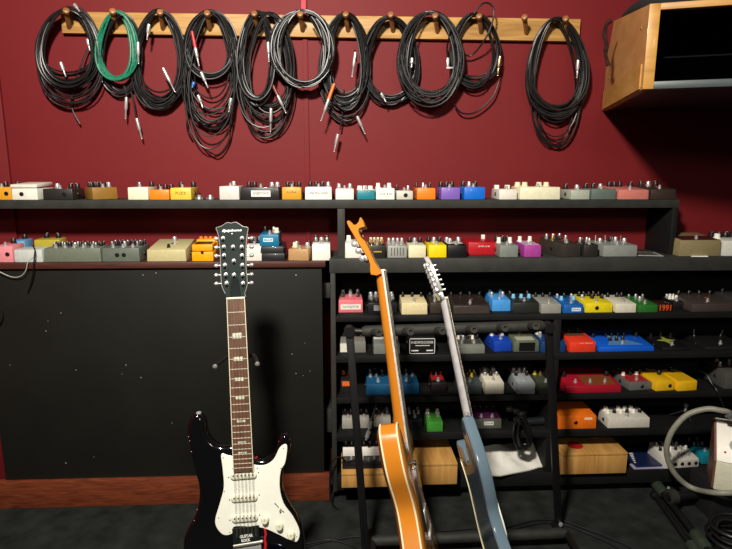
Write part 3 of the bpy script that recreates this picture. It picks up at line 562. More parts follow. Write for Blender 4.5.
# ------------------------------------------------------------------ coiled cables
CAB = mat('black_cable_rubber', (19, 19, 20), 0.38, noise=.25, nscale=30); CABG = mat('green_cable', (20, 112, 84), 0.45, noise=.35, nscale=120)
CABD = mat('charcoal_cable_rubber', (34, 34, 35), 0.36, noise=.25, nscale=30)
CABV = mat('brown_black_cable', (32, 25, 28), 0.4, noise=.25, nscale=30)
def plug(root, px, py, px2, py2, Y, sleeve=None, col=None):
    A = at(px, py, Y)-root.location; B = at(px2, py2, Y-.004)-root.location; L = (B-A).length
    pl = MB().lathe([(.0035, 0), (.006, .002), (.0062, L*.5), (.0045, L*.56), (.0042, L*.6), (.003, L*.62), (.003, L*.92), (.0018, L*.95), (.0022, L)], A, B-A, 10).build('jack_plug', col or SIL, root)
    if sleeve:
        MB().lathe([(.0035, -.05), (.0055, -.048), (.006, 0), (.0064, .008)], A, B-A, 10).build('plug_sleeve', paint(sleeve), pl)
def coil(label, peg, xl, xr, yt, yb, n, seed, m=CAB, r=.0031, jit=3.0, ytj=1.0, ybj=6, tails=(), plugs=(), dep=(.012, .055), egg=.12, cat='cable'):
    q = random.Random(seed); base, tip = PEGZ[peg]
    root = thing('coiled_cable', label, cat, (base.x, YR-.04, tip.z), 0, 'coiled cables on the peg rail')
    K = 34; par = []; n = int(n*1.9)
    for i in range(n+1):
        par.append((q.uniform(-jit, jit)*.6, (q.uniform(.86, 1.0) if i % 3 else q.uniform(.55, .85)), q.uniform(-ytj, ytj*2), q.uniform(-ybj, 0), q.uniform(dep[0], dep[1]), q.uniform(-.2, .2), q.uniform(-.1, .25)))
    pts = []; cx0 = (xl+xr)/2; a0 = (xr-xl)/2
    for i in range(n):
        for k in range(K):
            t = k/K; P = [u*(1-t)+v*t for u, v in zip(par[i], par[i+1])]
            th = 2*PI*t; s = (1-math.cos(th))/2
            yy = yt+P[2] + (yb+P[3]-yt-P[2])*s
            w = a0*P[1]*math.sin(th)*(1+egg*(s-.5)*2+P[6]*(s-.5))
            xx = cx0 + P[0] + w + P[5]*a0*s*.5
            topd = .045 + .03*((i*.37) % 1)
            Y = -(topd*(1-s)**2 + P[4]*(1-(1-s)**2)) - .004
            if s < .25: Y = min(Y, YR-.006)
            pts.append(at(xx, yy, Y)-root.location)
    MB().tube(pts, r, 7).build('cable_loops', m, root)
    for tl_ in tails:
        cp = [at(a, b, -.022-.012*R.random()) - root.location if b > 45 else at(a, b, -.085) - root.location for a, b in tl_]
        MB().tube(cr([tuple(c) for c in cp], 6, False), r, 7).build('cable_tail', m, root)
    for p in plugs: plug(root, *p[:4], -.045 if len(p) < 5 or not isinstance(p[4], float) else p[4], *(p[5:] if len(p) > 5 else ()))
    return root
coil('thick bunch of black cable on the first peg from the left', 0, 35, 102, 9, 92, 12, 1, jit=3.5, ybj=22, plugs=[(74, 4, 80, 12, -.08), (87.5, 39, 90, 51, -.06), (60.5, 62, 66, 77, -.06)], dep=(.015, .07))
coil('grey-black cable trailing longest below the first peg from the left', 0, 37, 105, 7, 124, 4, 2, m=CABV, jit=5, ybj=38, tails=[[(88, 48), (80, 68), (73, 90), (72, 108), (80, 124)]], r=.003)
coil('green braided cable on the second peg from the left', 1, 95.5, 138, 11.5, 81, 9, 3, m=CABG, jit=1.6, ytj=.8, ybj=5, dep=(.035, .065), r=.0033)
coil('black cable hanging behind the green one with two dangling plugs', 1, 99, 143, 14, 99, 5, 4, m=CABV, jit=4, ybj=14, dep=(.01, .03), tails=[[(123, 84), (126, 92), (126.5, 100)], [(131, 92), (134, 104), (136.5, 120)]], plugs=[(126.5, 97, 125.5, 119, -.035), (136.5, 118, 142, 139, -.035)])
coil('wide coil of black cable with silver plugs on the third peg', 2, 130, 187, 10, 112, 13, 5, jit=4, ybj=20, plugs=[(138, 42, 138.5, 64, -.075), (163, 68, 175, 92, -.07), (149, 24, 147, 40, -.07)], tails=[[(185, 90), (188, 110), (187, 128), (192, 139)]])
coil('black cable with red-sleeved plug on the fourth peg', 3, 184, 236, 11, 80, 11, 6, jit=3, ybj=8, plugs=[(195, 46, 199, 66, -.075, (176, 40, 44)), (201, 72, 208, 88, -.07), (198, 95, 203, 108, -.05), (231, 98, 229, 112, -.05)])
coil('loose black cable drooping far below the fourth peg', 3, 184, 240, 12, 154, 8, 7, jit=5, ybj=60, tails=[[(196, 84), (190, 110), (199, 140), (216, 155), (228, 142), (232, 120)]], plugs=[(194, 82, 192, 88, -.06, None, paint((40, 110, 190)))], r=.0028)
coil('tall narrow coil of black cable on the fifth peg', 4, 238, 276, 12, 108, 10, 8, jit=3, ybj=14, plugs=[(268, 42, 269, 62, -.07)], dep=(.02, .06))
coil('loose black cable with red-ringed plug drooping below the fifth peg', 4, 238, 296, 13, 143, 8, 9, jit=5, ybj=40, tails=[[(270, 60), (274, 82), (277, 95)], [(253, 90), (257, 110), (262, 120)]], plugs=[(277, 94, 286, 113, -.05, (110, 40, 46)), (271, 108, 270.5, 132, -.05)], r=.0028)
coil('round glossy coil of black cable on the sixth peg', 5, 269, 336, 10.5, 88, 10, 10, jit=3, ybj=8, dep=(.045, .085), egg=0)
coil('black cable with orange-sleeved plug on the seventh peg', 6, 323, 369, 13, 112, 11, 11, jit=4, ybj=24, tails=[[(310, 18), (322, 40), (330, 65), (329.5, 84)], [(355, 50), (355, 58)], [(344, 90), (343, 110), (340, 130)]], plugs=[(329.5, 97, 321, 121, -.08, (238, 108, 24)), (355.5, 52, 352, 77, -.07), (357, 116, 365, 134, -.05), (338, 134, 334, 152, -.05)], dep=(.02, .05))
coil('second black cable on the seventh peg, hanging lowest with a frayed end', 6, 318, 372, 14, 126, 5, 21, jit=4, ybj=28, dep=(.01, .03), r=.0028)
coil('narrow coil of black cable on the eighth peg', 7, 361, 419, 17, 110, 11, 12, jit=2.5, ybj=16, plugs=[(381, 93, 386, 102, -.06)], dep=(.012, .04))
coil('large round coil of black cable on the ninth peg', 8, 397, 465, 12, 108, 13, 13, jit=2.5, ybj=18, plugs=[(412, 58, 411.5, 68, -.08)], dep=(.045, .08), egg=.05)
coil('short coil of black cable with brass plug on the tenth peg', 9, 449, 501, 14, 92, 6, 14, jit=3, ybj=18, plugs=[(500, 56, 497.5, 76, -.06, None, mat('brass_plug', (196, 176, 130), .3, .9))], tails=[[(451, 30), (447, 50), (452, 68), (470, 76), (488, 72), (497, 56)], [(455, 44), (470, 56), (487, 36), (494, 14), (490, 4), (482, 4), (474, 14)], [(454, 104), (462, 113), (476, 112), (492, 98), (499, 82)]], dep=(.02, .05))
# its angled plug
rr = [o for o in C.objects if o.name.startswith('coiled_cable')][-1]
a = at(448, 59, -.07)-rr.location; MB().box(a.x-.004, a.x+.004, a.y-.004, a.y+.004, a.z-.03, a.z+.004, .001).box(a.x-.004, a.x+.02, a.y-.004, a.y+.004, a.z-.034, a.z-.027, .001).build('angled_plug', SIL, rr)
coil('tall heavy coil of black cable on the last peg at right', 11, 526, 588, 18, 128, 13, 15, jit=3, ybj=26, plugs=[(578, 60, 577, 78, -.07)], dep=(.02, .06))
coil('thin loose loops of black cable dangling lowest from the last peg', 11, 530, 582, 20, 156, 4, 16, jit=5, ybj=22, r=.0022, dep=(.012, .03))
# pink tape above sixth peg
p = at(303, -3, -.008); q = at(307, 16, -.03)
t = MB().hexa([(p.x-.006, -.030, q.z), (p.x+.010, -.030, q.z), (p.x+.010, -.0265, q.z), (p.x-.006, -.0265, q.z), (p.x-.006, -.008, p.z), (p.x+.010, -.008, p.z), (p.x+.010, -.0066, p.z), (p.x-.006, -.0066, p.z)]).build('tape_strip', paint((196, 70, 84)), None, False); tag(t, 'strip of pink tape on the wall above the sixth peg', 'tape')
# ------------------------------------------------------------------ wall cabinet, upper right
zB = at(602.5, 111, -.003).z; W0 = at(602.5, 111, -.003); F0 = atz(642, 89.5, zB); F1 = atz(732, 86.4, zB)
fd = (F1-F0); fd.z = 0; fd.normalize(); RB = F0 + fd*.75
zT = at(652, 4.4, F0.y).z
cbn = thing('open_cabinet', 'big open-fronted wooden cabinet on the wall at upper right', 'cabinet', (F0.x, F0.y, zB)); co = cbn.location
sd = Vector((W0.x-F0.x, W0.y-F0.y, 0)); sl = sd.length; sd.normalize(); sn = Vector((-sd.y, sd.x, 0))
if sn.dot(fd) < 0: sn = -sn
def sideP(px, py):
    d = ray(px, py); nrm = sn; t = (F0-CAM).dot(nrm)/d.dot(nrm); p = CAM+d*t; return ((p-F0).dot(sd), p.z-zB)
PLY = wood('plywood', (160, 112, 62), (188, 138, 82), (2, 2, 5), .55, 0, 3, .4)
CABW = wood('cabinet_wood', (158, 112, 48), (192, 144, 72), (3, 3, 12), .45, .1, 2.5, .6)
tb_ = sideP(614, 21); st_ = sideP(609, 48); h_ = zT-zB
poly = [(0, .0), (sl-.002, 0), (sl-.002, st_[1]*.98), (st_[0], st_[1]), (tb_[0], tb_[1]), (0, h_)]
MB().slab(poly, [(0, 0), (0, .018)], lambda u, v, w: tuple(sd*u + sn*w + Vector((0, 0, v)))).build('side_panel', PLY, cbn, False)
# lower brace strip and screws on the side
ba = sideP(606, 90); bb = sideP(648, 68)
m = MB(); m.slab([(0.02, 0.004), (sl-.01, .004), (sl-.01, ba[1]), (.02, ba[1])], [(0, -.004), (0, 0)], lambda u, v, w: tuple(sd*u + sn*w + Vector((0, 0, v)))); m.build('lower_strip', CABW, cbn, False)
for (a, b) in ((641, 28), (636, 70), (609, 78), (640, 91)):
    s_ = sideP(a, b); p = sd*s_[0]+Vector((0, 0, min(max(s_[1], .01), h_-.02))); MB().lathe([(.005, -.003), (.005, .0015), (.003, .0025)], p, -sn, 10).build('screw', GOLD, cbn)
fn = Vector((fd.y, -fd.x, 0))
def fbox(u0, u1, z0, z1, w0, w1, name, m_, bev=.001):
    P = []
    for z in (z0, z1):
        for (u, w) in ((u0, w0), (u1, w0), (u1, w1), (u0, w1)): q = fd*u + fn*w; P.append((q.x, q.y, z))
    return MB().hexa([P[0], P[1], P[2], P[3], P[4], P[5], P[6], P[7]], bev).build(name, m_, cbn, bev > 0)
LEN = .78
fbox(0, .028, .0, h_, -.02, .006, 'front_stile', CABW)
fbox(.028, LEN, h_-.017, h_, -.02, .006, 'top_rail', CABW)
fbox(.028, LEN, 0, .020, -.02, .004, 'bottom_rail', paint((58, 68, 70)))
DKI = mat('dark_maroon_board', (34, 14, 18), .5, noise=.15)
br_ = Vector((RB.x+.05, -.003, 0))
def flat(z0, z1, name, m_, y0=.0):
    a = Vector((W0.x+.006, -.003, 0))-Vector((co.x, co.y, 0)); b = br_-Vector((co.x, co.y, 0)); c = fd*LEN; d = fd*.0+sn*.006
    MB().hexa([(d.x, d.y, z0), (c.x, c.y, z0), (b.x, b.y, z0), (a.x, a.y, z0), (d.x, d.y, z1), (c.x, c.y, z1), (b.x, b.y, z1), (a.x, a.y, z1)]).build(name, m_, cbn, False)
flat(.001, .014, 'bottom_board', DKI)
a = sd*tb_[0]; 
MB().hexa([(sn.x*.018, sn.y*.018, h_-.016), ((fd*LEN).x, (fd*LEN).y, h_-.016), ((fd*LEN+sd*tb_[0]).x, (fd*LEN+sd*tb_[0]).y, tb_[1]-.016), ((a+sn*.018).x, (a+sn*.018).y, tb_[1]-.016), (sn.x*.018, sn.y*.018, h_-.001), ((fd*LEN).x, (fd*LEN).y, h_-.001), ((fd*LEN+sd*tb_[0]).x, (fd*LEN+sd*tb_[0]).y, tb_[1]-.001), ((a+sn*.018).x, (a+sn*.018).y, tb_[1]-.001)]).build('top_board', DKI, cbn, False)
a_ = sd*(tb_[0]-.02)+sn*.018; b_ = fd*LEN+sd*(tb_[0]-.02); c_ = sd*.014
MB().hexa([(a_.x, a_.y, .014), (b_.x, b_.y, .014), (b_.x+c_.x, b_.y+c_.y, .014), (a_.x+c_.x, a_.y+c_.y, .014), (a_.x, a_.y, tb_[1]-.002), (b_.x, b_.y, tb_[1]-.002), (b_.x+c_.x, b_.y+c_.y, tb_[1]-.002), (a_.x+c_.x, a_.y+c_.y, tb_[1]-.002)]).build('back_board', mat('shaded_inside', (9, 8, 11), .9, spec=.1), cbn, False)  # shade inside the cabinet painted in as a near-black colour
q = sd*(sl*.75)+sn*.02; MB().hexa([((sd*.1+sn*.02).x, (sd*.1+sn*.02).y, h_*.44), ((fd*LEN+sd*.1).x, (fd*LEN+sd*.1).y, h_*.44), ((fd*LEN+sd*.36).x, (fd*LEN+sd*.36).y, h_*.44), ((sd*.36+sn*.02).x, (sd*.36+sn*.02).y, h_*.44), ((sd*.1+sn*.02).x, (sd*.1+sn*.02).y, h_*.46), ((fd*LEN+sd*.1).x, (fd*LEN+sd*.1).y, h_*.46), ((fd*LEN+sd*.36).x, (fd*LEN+sd*.36).y, h_*.46), ((sd*.36+sn*.02).x, (sd*.36+sn*.02).y, h_*.46)]).build('inner_shelf', mat('shaded_inside', (9, 8, 11), .9, spec=.1), cbn, False)
# little clip with chrome arm inside
p = F0 + fd*.27 + sd*.08; mc = thing('microphone_clip', 'tiny chrome clip standing inside the wall cabinet', 'clip', (p.x, p.y, zB+.0145))
MB().lathe([(.012, 0), (.012, .003), (.003, .005), (.003, .05)], n=12).build('post', DSIL, mc); MB().tube([(0, 0, .048), (.012, 0, .055), (.03, 0, .05)], .004, 8).build('arm', SIL, mc)
# black bag on the cabinet
bag = thing('cable_bag', 'black cloth bag lying on top of the wall cabinet', 'bag', (F0.x+.02, F0.y+.1, zB+h_))
m = MB(); bp = [sd*(tb_[0]-.01)+fd*.03+Vector((0, 0, tb_[1]-h_+.012)), sd*tb_[0]*.8+fd*.03+Vector((0, 0, (tb_[1]-h_)*.8+.016)), sd*tb_[0]*.6+fd*.04+Vector((0, 0, (tb_[1]-h_)*.6+.022)), sd*tb_[0]*.45+fd*.08+Vector((0, 0, (tb_[1]-h_)*.45+.028)), sd*tb_[0]*.4+fd*.16+Vector((0, 0, (tb_[1]-h_)*.4+.032)), sd*tb_[0]*.4+fd*.3+Vector((0, 0, (tb_[1]-h_)*.4+.032)), sd*tb_[0]*.4+fd*.6+Vector((0, 0, (tb_[1]-h_)*.4+.032))]
off = Vector((F0.x, F0.y, zB+h_))-bag.location
m.tube([p+off for p in cr([tuple(b) for b in bp], 6, False)], [.008+.018*min(1, i/16) for i in range(37)], 12); m.build('bag_body', mat('black_cloth', (20, 20, 22), .9, noise=.3, bump=.6, nscale=40), bag)
dp = [at(616, 20, F0.y+.27), at(611, 25, F0.y+.28), at(609, 34, F0.y+.29), at(611, 45, F0.y+.29), at(610, 54, F0.y+.30), at(613, 66, F0.y+.30)]
m = MB().tube(cr([tuple(q-Vector((.015, .0, 0))) for q in dp], 5, False), [.0065+.001*math.sin(i*.8) for i in range(26)], 8); t = m.build('hanging_strap', mat('brown_strap', (44, 24, 20), .8, noise=.5, nscale=90, spec=.2)); tag(t, 'dark brown strap dangling down the side of the wall cabinet', 'strap')
# ------------------------------------------------------------------ black twelve-string guitar
Bp = atd(247.3, 537, 1.50); Np = atd(236.6, 298.5, 1.505)
gu = (Np-Bp).normalized(); gr = (Vector((1, 0, 0))-gu*gu.x).normalized(); gn = gr.cross(gu)
root = thing('electric_guitar', 'black twelve-string electric guitar with white pickguard standing before the black panel', 'guitar')
root.matrix_world = Matrix(((gr.x, -gn.x, gu.x, Bp.x), (gr.y, -gn.y, gu.y, Bp.y), (gr.z, -gn.z, gu.z, Bp.z), (0, 0, 0, 1)))
def G(px, py, off=0.0):
    d = ray(px, py); O = Bp+gn*off; t = (O-CAM).dot(gn)/d.dot(gn); p = CAM+d*t-Bp; return (p.dot(gr), p.dot(gu))
GB = mat('gloss_black', (9, 9, 11), .12, 0, .6, noise=.05, spec=.6); PGW = mat('pickguard_white', (232, 234, 222), .3, noise=.02)
px = [(198, 414.5), (204, 420), (205.5, 430), (210.6, 440.6), (220, 446.5), (231, 446), (238, 449), (248, 455), (256, 459), (265, 460), (273, 455), (277.5, 442), (281, 435.5), (286, 434.5), (290, 441), (289.5, 451.5), (283.5, 467), (282, 487), (288, 503), (297.5, 519), (302.8, 535.5), (304, 549)]
outl = [G(*p) for p in px]
bL, bR = G(182, 549)[0], G(304, 549)[0]; zz = G(304, 549)[1]
outl += [(bR-.004, zz-.035), (bR-.03, zz-.078), (bR-.08, zz-.108), ((bL+bR)/2, zz-.118), (bL+.07, zz-.108), (bL+.025, zz-.075), (bL+.003, zz-.03)]
outl += [G(*p) for p in [(182.5, 546), (186, 532), (196, 512), (198.5, 489), (191.5, 462), (186.5, 433), (188.5, 421), (192, 415.5)]]
ol = cr(outl, 4)
MB().slab(ol, [(.0145, 0), (.0118, .0001), (.006, .002), (.0015, .006), (0, .011), (0, .032), (.003, .039), (.012, .043)]).build('body', GB, root)
pg = [(221.5, 454), (228, 455), (240, 458), (252, 463.5), (259.4, 465.3), (267.6, 463.7), (274.3, 458.3), (279.8, 447.4), (285.2, 444), (287.3, 447.4), (285.2, 462.3), (280.9, 470.5), (279.8, 486.7), (283.8, 503), (293.3, 516.5), (299.5, 530), (298.2, 539.5), (293.3, 541), (278.4, 534), (267.6, 529), (259.4, 527), (246, 526), (234, 526.5), (232.3, 533), (224.2, 534.5), (217.4, 528), (215.5, 519), (220, 503), (224, 486.7), (222.8, 467.8)]
MB().slab(cr([G(*p) for p in pg], 4), [(.001, -.0032), (0, -.0026), (0, .001)]).build('pickguard', PGW, root, False)
# neck
zn = G(236.6, 298.5)[1]; z_end = G(243, 470.5)[1]
def axis_x(z): return G(236.6, 298.5)[0]*(z/zn)
def halfw(z):
    t = (zn-z)/(zn-z_end); return (.0245*(1-t)+.0272*t)
fb = [(axis_x(zn)-halfw(zn), zn), (axis_x(zn)+halfw(zn), zn), (axis_x(z_end)+halfw(z_end), z_end), (axis_x(z_end)-halfw(z_end), z_end)]
ROSE = wood('rosewood', (74, 46, 32), (112, 72, 50), (30, 4, 3), .5, 0, 3, 1)
FBY = -.014
MB().slab([(x, z) for x, z in fb], [(.002, FBY), (.001, FBY+.0008), (0, FBY+.006)]).build('fretboard', ROSE, root, False)
BIND = mat('cream_binding', (214, 206, 180), .4, noise=.03)
for s in (-1, 1):
    MB().slab([(axis_x(zn)+s*halfw(zn), zn), (axis_x(zn)+s*(halfw(zn)-.0018), zn), (axis_x(z_end)+s*(halfw(z_end)-.0018), z_end), (axis_x(z_end)+s*halfw(z_end), z_end)], [(0, FBY-.0004), (0, FBY+.0062)]).build('neck_binding', BIND, root, False)
m = MB(); zs = [zn+.0-(zn-z_end)*k/8 for k in range(9)]
rings = []
for z in zs:
    hw = halfw(max(z, z_end)); rings.append([m.bm.verts.new((axis_x(z)+hw*math.cos(a)*(1 if abs(math.cos(a)) < .99 else 1), FBY+.006+.018*max(0, math.sin(a)), z)) for a in [PI*k/8 for k in range(9)]])
for a, b in zip(rings, rings[1:]):
    for k in range(8): m.bm.faces.new((a[k], a[k+1], b[k+1], b[k]))
    m.bm.faces.new((a[0], b[0], b[8], a[8]))
m.bm.faces.new(rings[0]); m.bm.faces.new(rings[-1])
m.build('neck', wood('maple_neck', (150, 100, 56), (176, 126, 74), (20, 3, 3)), root)
SC = zn-0.0
for k in range(1, 22):
    z = SC*2**(-k/12)
    if z < z_end+.002: break
    hw = halfw(z)-.0005; MB().box(axis_x(z)-hw, axis_x(z)+hw, FBY-.0012, FBY+.001, z-.0009, z+.0009).build('fret', mat('fret_nickel', (214, 208, 190), .4, .2), root, False)
NUTM = mat('bone', (230, 222, 200), .4)
MB().box(axis_x(zn)-.0245, axis_x(zn)+.0245, FBY-.002, FBY+.004, zn-.001, zn+.004, .0005).build('nut', NUTM, root)
PEARL = mat('pearl', (196, 204, 182), .25, noise=.35, nscale=150)
for y, h in ((335.3, 5.4), (358.3, 4), (378.6, 3.4), (397, 2.9), (420.3, 2), (441, 1.5), (451.5, 1.3)):
    x_, z_ = G(236, y); hh = G(236, y-h/2)[1]-G(236, y+h/2)[1]; cx = axis_x(z_)
    if y > 410:
        for s in (-1, 1): MB().box(cx+s*.006-.005, cx+s*.006+.005, FBY-.0006, FBY+.001, z_-hh/2, z_+hh/2, .0002).build('inlay', PEARL, root)
    else: MB().box(cx-.0125, cx+.0125, FBY-.0006, FBY+.001, z_-hh/2, z_+hh/2, .0002).build('inlay', PEARL, root)
hs = [(226.9, 298.7), (225.3, 293.6), (221.8, 286), (220.9, 275), (220.5, 262), (220, 248), (218.6, 236), (216.6, 230), (216.3, 227.6), (221, 226.4), (227, 222.6), (231.2, 223.2), (236.3, 222.2), (242.8, 226.5), (247.8, 227.4), (247.6, 231), (246.4, 240), (245.8, 252), (246.2, 270), (247.5, 284), (244.6, 293.6), (245, 298.7)]
HSM = mat('headstock_black', (44, 52, 50), .16, 0, .5, noise=.1)
hsl = [G(*p, .004) for p in hs]
MB().slab(cr(hsl, 2), [(.001, -.004), (0, -.0032), (0, .010), (.001, .011)]).build('headstock', HSM, root, False)
c_ = cr(hsl, 2); m = MB(); m.tube([(x, -.0036, z) for x, z in [tuple(q) for q in c_[2:-2]]], .0009, 5); m.build('headstock_edge', mat('edge_grey', (150, 152, 146), .4), root)
def tuner(px_, py_, side, parent=root):
    x, z = G(px_, py_, .004)
    MB().lathe([(.0058, .0), (.0058, .002), (.0035, .003), (.003, .010), (.0036, .011), (.002, .012)], (x, -.0038, z), (0, -1, 0), 12).build('tuner_post', SIL, root)
for i, (y, xl_, xr_) in enumerate(((238.3, 223, 242), (247, 223.8, 241.8), (255.5, 224, 242), (265.2, 224.8, 242.2), (274.7, 225.8, 242.6), (283.3, 226.6, 243))):
    for s, xx in ((-1, xl_), (1, xr_)):
        tuner(xx, y, s); x, z = G(xx, y, .004); e = G(219.5 if s < 0 else 247.2, y, .004)[0]
        m = MB().lathe([(.0022, 0), (.0022, .010), (.004, .011), (.0055, .014), (.0055, .019), (.003, .022)], (e-s*.006, .006, z), (s, 0, 0), 10); m.build('tuner_button', SIL, root)
for (a, b) in ((233, 247), (233.8, 261), (234, 275)):
    tuner(a, b, 0)
tc_ = [(231, 298), (230.3, 288), (230.8, 280), (233.5, 277), (236.5, 277), (239, 281), (240, 289), (240.6, 298)]
MB().slab(cr([G(*p, .004) for p in tc_], 3), [(.0008, -.0058), (0, -.005), (0, -.003)]).build('truss_rod_cover', mat('cover_black', (30, 36, 35), .2, 0, .4), root)
lx, lz = G(231.5, 230.5, .004)
text('Epiphone', .0088, WINK, root, (lx, -.0043, lz), shear=.35, fit=.0535, bold=.0003)
sx_, sz_ = G(232, 233.6, .004); MB().lathe([(.002, 0), (.001, .0005)], (sx_, -.004, sz_), (0, -1, 0), 6).build('emblem', WINK, root)
# pickups
for y, xx in ((474.6, 243.7), (497, 244.5), (517.2, 245)):
    cx, cz = G(xx, y); m = MB(); o2 = []
    for k in range(20):
        a = 2*PI*k/20; o2.append((cx + .026*(1 if math.cos(a) > 0 else -1) + .0092*math.cos(a), cz + .0092*math.sin(a)))
    pk = MB().slab(o2, [(.0015, -.0095), (0, -.0085), (0, -.002)]).build('pickup', mat('pickup_cream', (220, 220, 202), .35), root)
    for k in range(6):
        MB().lathe([(.0024, 0), (.0022, .001)], (cx-.026+k*.0104, -.0092, cz+.001), (0, -1, 0), 8).build('pole_piece', mat('pole_brown', (92, 74, 56), .4, .5), pk)
    for s in (-1, 1): MB().lathe([(.002, 0), (.0015, .001)], (cx+s*.040, -.003, cz+s*.004), (0, -1, 0), 8).build('screw', mat('screw_dark', (70, 66, 60), .4, .6), root)
for (a, b) in ((265.4, 518.7), (279.8, 524.9), (291.4, 534)):
    x, z = G(a, b); kn = MB().lathe([(.0108, 0), (.0115, .001), (.0098, .004), (.0085, .013), (.0075, .0145)], (x, -.003, z), (0, -1, 0), 20).build('knob', mat('knob_cream', (222, 220, 196), .35), root)
    MB().box(x-.0006, x+.0006, -.0178, -.0168, z, z+.006).build('pointer', mat('brown_ink', (120, 100, 40), .7), kn, False)
a = G(275.2, 503.2); b = G(283.6, 511.5); m = MB(); dx, dz = b[0]-a[0], b[1]-a[1]
m.tube([(a[0], -.0034, a[1]), (b[0], -.0034, b[1])], .0011, 6); sw_ = m.build('switch_slot', BLK, root)
for q_ in (a, b): MB().lathe([(.002, 0), (.0015, .001)], (q_[0], -.003, q_[1]), (0, -1, 0), 8).build('screw', mat('screw_dark', (70, 66, 60), .4, .6), root)
MB().tube([((a[0]+b[0])/2, -.003, (a[1]+b[1])/2), ((a[0]+b[0])/2+.002, -.016, (a[1]+b[1])/2)], [.0016, .0026], 8).build('switch_tip', mat('knob_cream', (222, 220, 196), .35), root)
for (a_, b_) in ((223.5, 457.5), (224.5, 491), (219, 517.5), (230, 532), (253, 515), (262, 527.5), (281, 468), (283.5, 448), (282.5, 497.5), (257.5, 468), (296.5, 536), (233, 468)):
    x, z = G(a_, b_); MB().lathe([(.0016, 0), (.0012, .0009)], (x, -.0031, z), (0, -1, 0), 8).build('screw', mat('screw_dark', (70, 66, 60), .4, .6), root)
# bridge area : black plate with print, silver saddle bar, red ribbon
P4 = [G(232, 529.2, .012), G(258.9, 525.4, .012), G(259.6, 541.5, .012), G(233.5, 545, .012)]
MB().slab(P4, [(0, -.0115), (0, -.0095)]).build('bridge_card', mat('card_dark', (22, 28, 26), .3), root, False)
x, z = G(246.3, 537, .012); ang = math.atan2(P4[1][1]-P4[0][1], P4[1][0]-P4[0][0])
text('GUITAR', .011, WINK, root, (x, -.0118, z+.002), rot=(PI/2, -ang, 0), fit=.035, bold=.0004); text('ROCK', .010, WINK, root, (x-.002, -.0118, z-.009), rot=(PI/2, -ang, 0), fit=.024, bold=.0004)
a = G(233.5, 546.5, .012); b = G(262.5, 541.8, .012)
MB().tube([(a[0]-.002, -.009, a[1]), (a[0], -.009, a[1]), (b[0], -.009, b[1]), (b[0]+.002, -.009, b[1])], [.001, .0048, .0048, .001], 10).build('bridge_bar', mat('bridge_metal', (190, 190, 176), .35, .6), root)
bx0, bz0 = G(248, 552)
MB().box(bx0-.037, bx0+.037, -.006, .002, bz0-.02, bz0+.02, .001).build('bridge_plate', SIL, root)
rp = [G(264.6, 529, .005), G(265.8, 534, .005), G(264.8, 539, .005), G(265.6, 544, .005), G(265, 553, .005)]
MB().tube([(x, -.0035, z) for x, z in rp], [.0025, .0036, .003, .0038, .0035], 8).build('red_ribbon', paint((190, 28, 36)), root)
jx, jz = G(275, 550); o2 = [(jx+.028*math.cos(t)*1.0+.010*math.sin(t), jz+.016*math.sin(t)-.010*math.cos(t)) for t in [2*PI*k/20 for k in range(20)]]
MB().slab(o2, [(.003, -.0025), (0, -.001), (0, .001)]).build('jack_plate', mat('dark_chrome', (70, 80, 96), .15, 1.0), root)
# strings
for k in range(12):
    pr, sd_ = k//2, (k % 2)*.0022
    x0 = axis_x(zn)-.0195+pr*.0074+sd_; x1 = -.0265+pr*.0102+sd_*1.1
    MB().tube([(x0, FBY-.0028, zn+.002), (x1*.55+x0*.45, FBY-.0035, zn*.45), (x1, -.0128, .006)], .00042, 4).build('string', mat('string_steel', (190, 180, 160), .35, .9), root)
# strap button, chips
x, z = G(198, 416); MB().lathe([(.004, 0), (.0035, .006), (.007, .008), (.007, .011), (.004, .013)], (x, .012, z-.003), (0, -.3, 1), 12).build('strap_button', SIL, root)
m = MB(); CH = random.Random(5)
for (a_, b_, rr, n_) in ((284, 437.5, 3.5, 16), (280, 441, 2, 5), (255.5, 458, 1.6, 7), (254.5, 462, 1.5, 4), (262, 461.8, 1.5, 2)):
    for _ in range(n_):
        x, z = G(a_+CH.uniform(-rr, rr)*.8, b_+CH.uniform(-rr*.5, rr), .0); s = CH.uniform(.0006, .002)
        m.lathe([(s, 0), (s*.6, .0006)], (x, .0045, z), (0, -1, 0), 6)
m.build('paint_chips', paint((176, 26, 36)), root)
m = MB()
for (a_, b_) in ((187.5, 441), (189, 452), (195, 510), (192, 521), (186.3, 437), (196, 535), (193, 424)):
    x, z = G(a_+1.6, b_); m.lathe([(.0014, 0), (.0008, .0006)], (x+.001, .0025, z), (0, -1, 0), 6)
m.build('wear_marks', mat('chip_grey', (150, 150, 140), .7), root)
# its stand
Fp = Bp + gu*G(237, 362)[1] + gr*axis_x(G(237, 362)[1]) - gn*.022
sb = thing('guitar_stand', 'black upright stand holding the black twelve-string guitar by its neck', 'guitar stand', (Fp.x, Fp.y+.05, 0))
o3 = sb.location
tipL = at(215.5, 366, Fp.y-.03)-o3; tipR = at(257.6, 363.5, Fp.y-.03)-o3; mid = Fp-o3+Vector((0, .03, -.003))
MB().tube(cr([tuple(tipL), tuple(tipL.lerp(mid, .4)+Vector((0, .03, .008))), tuple(mid), tuple(tipR.lerp(mid, .4)+Vector((0, .03, .008))), tuple(tipR)], 5, False), .0055, 8).build('yoke', BLK, sb)
for tp in (tipL, tipR): MB().lathe([(.003, 0), (.0065, .003), (.0065, .007), (.003, .010)], tp, (0, -1, .1), 10).build('end_cap', paint((110, 110, 108)), sb)
foot = Vector((.0, .04, .30)); MB().tube([mid, foot, (.0, .04, .22)], .009, 10).build('upright', BLK, sb)
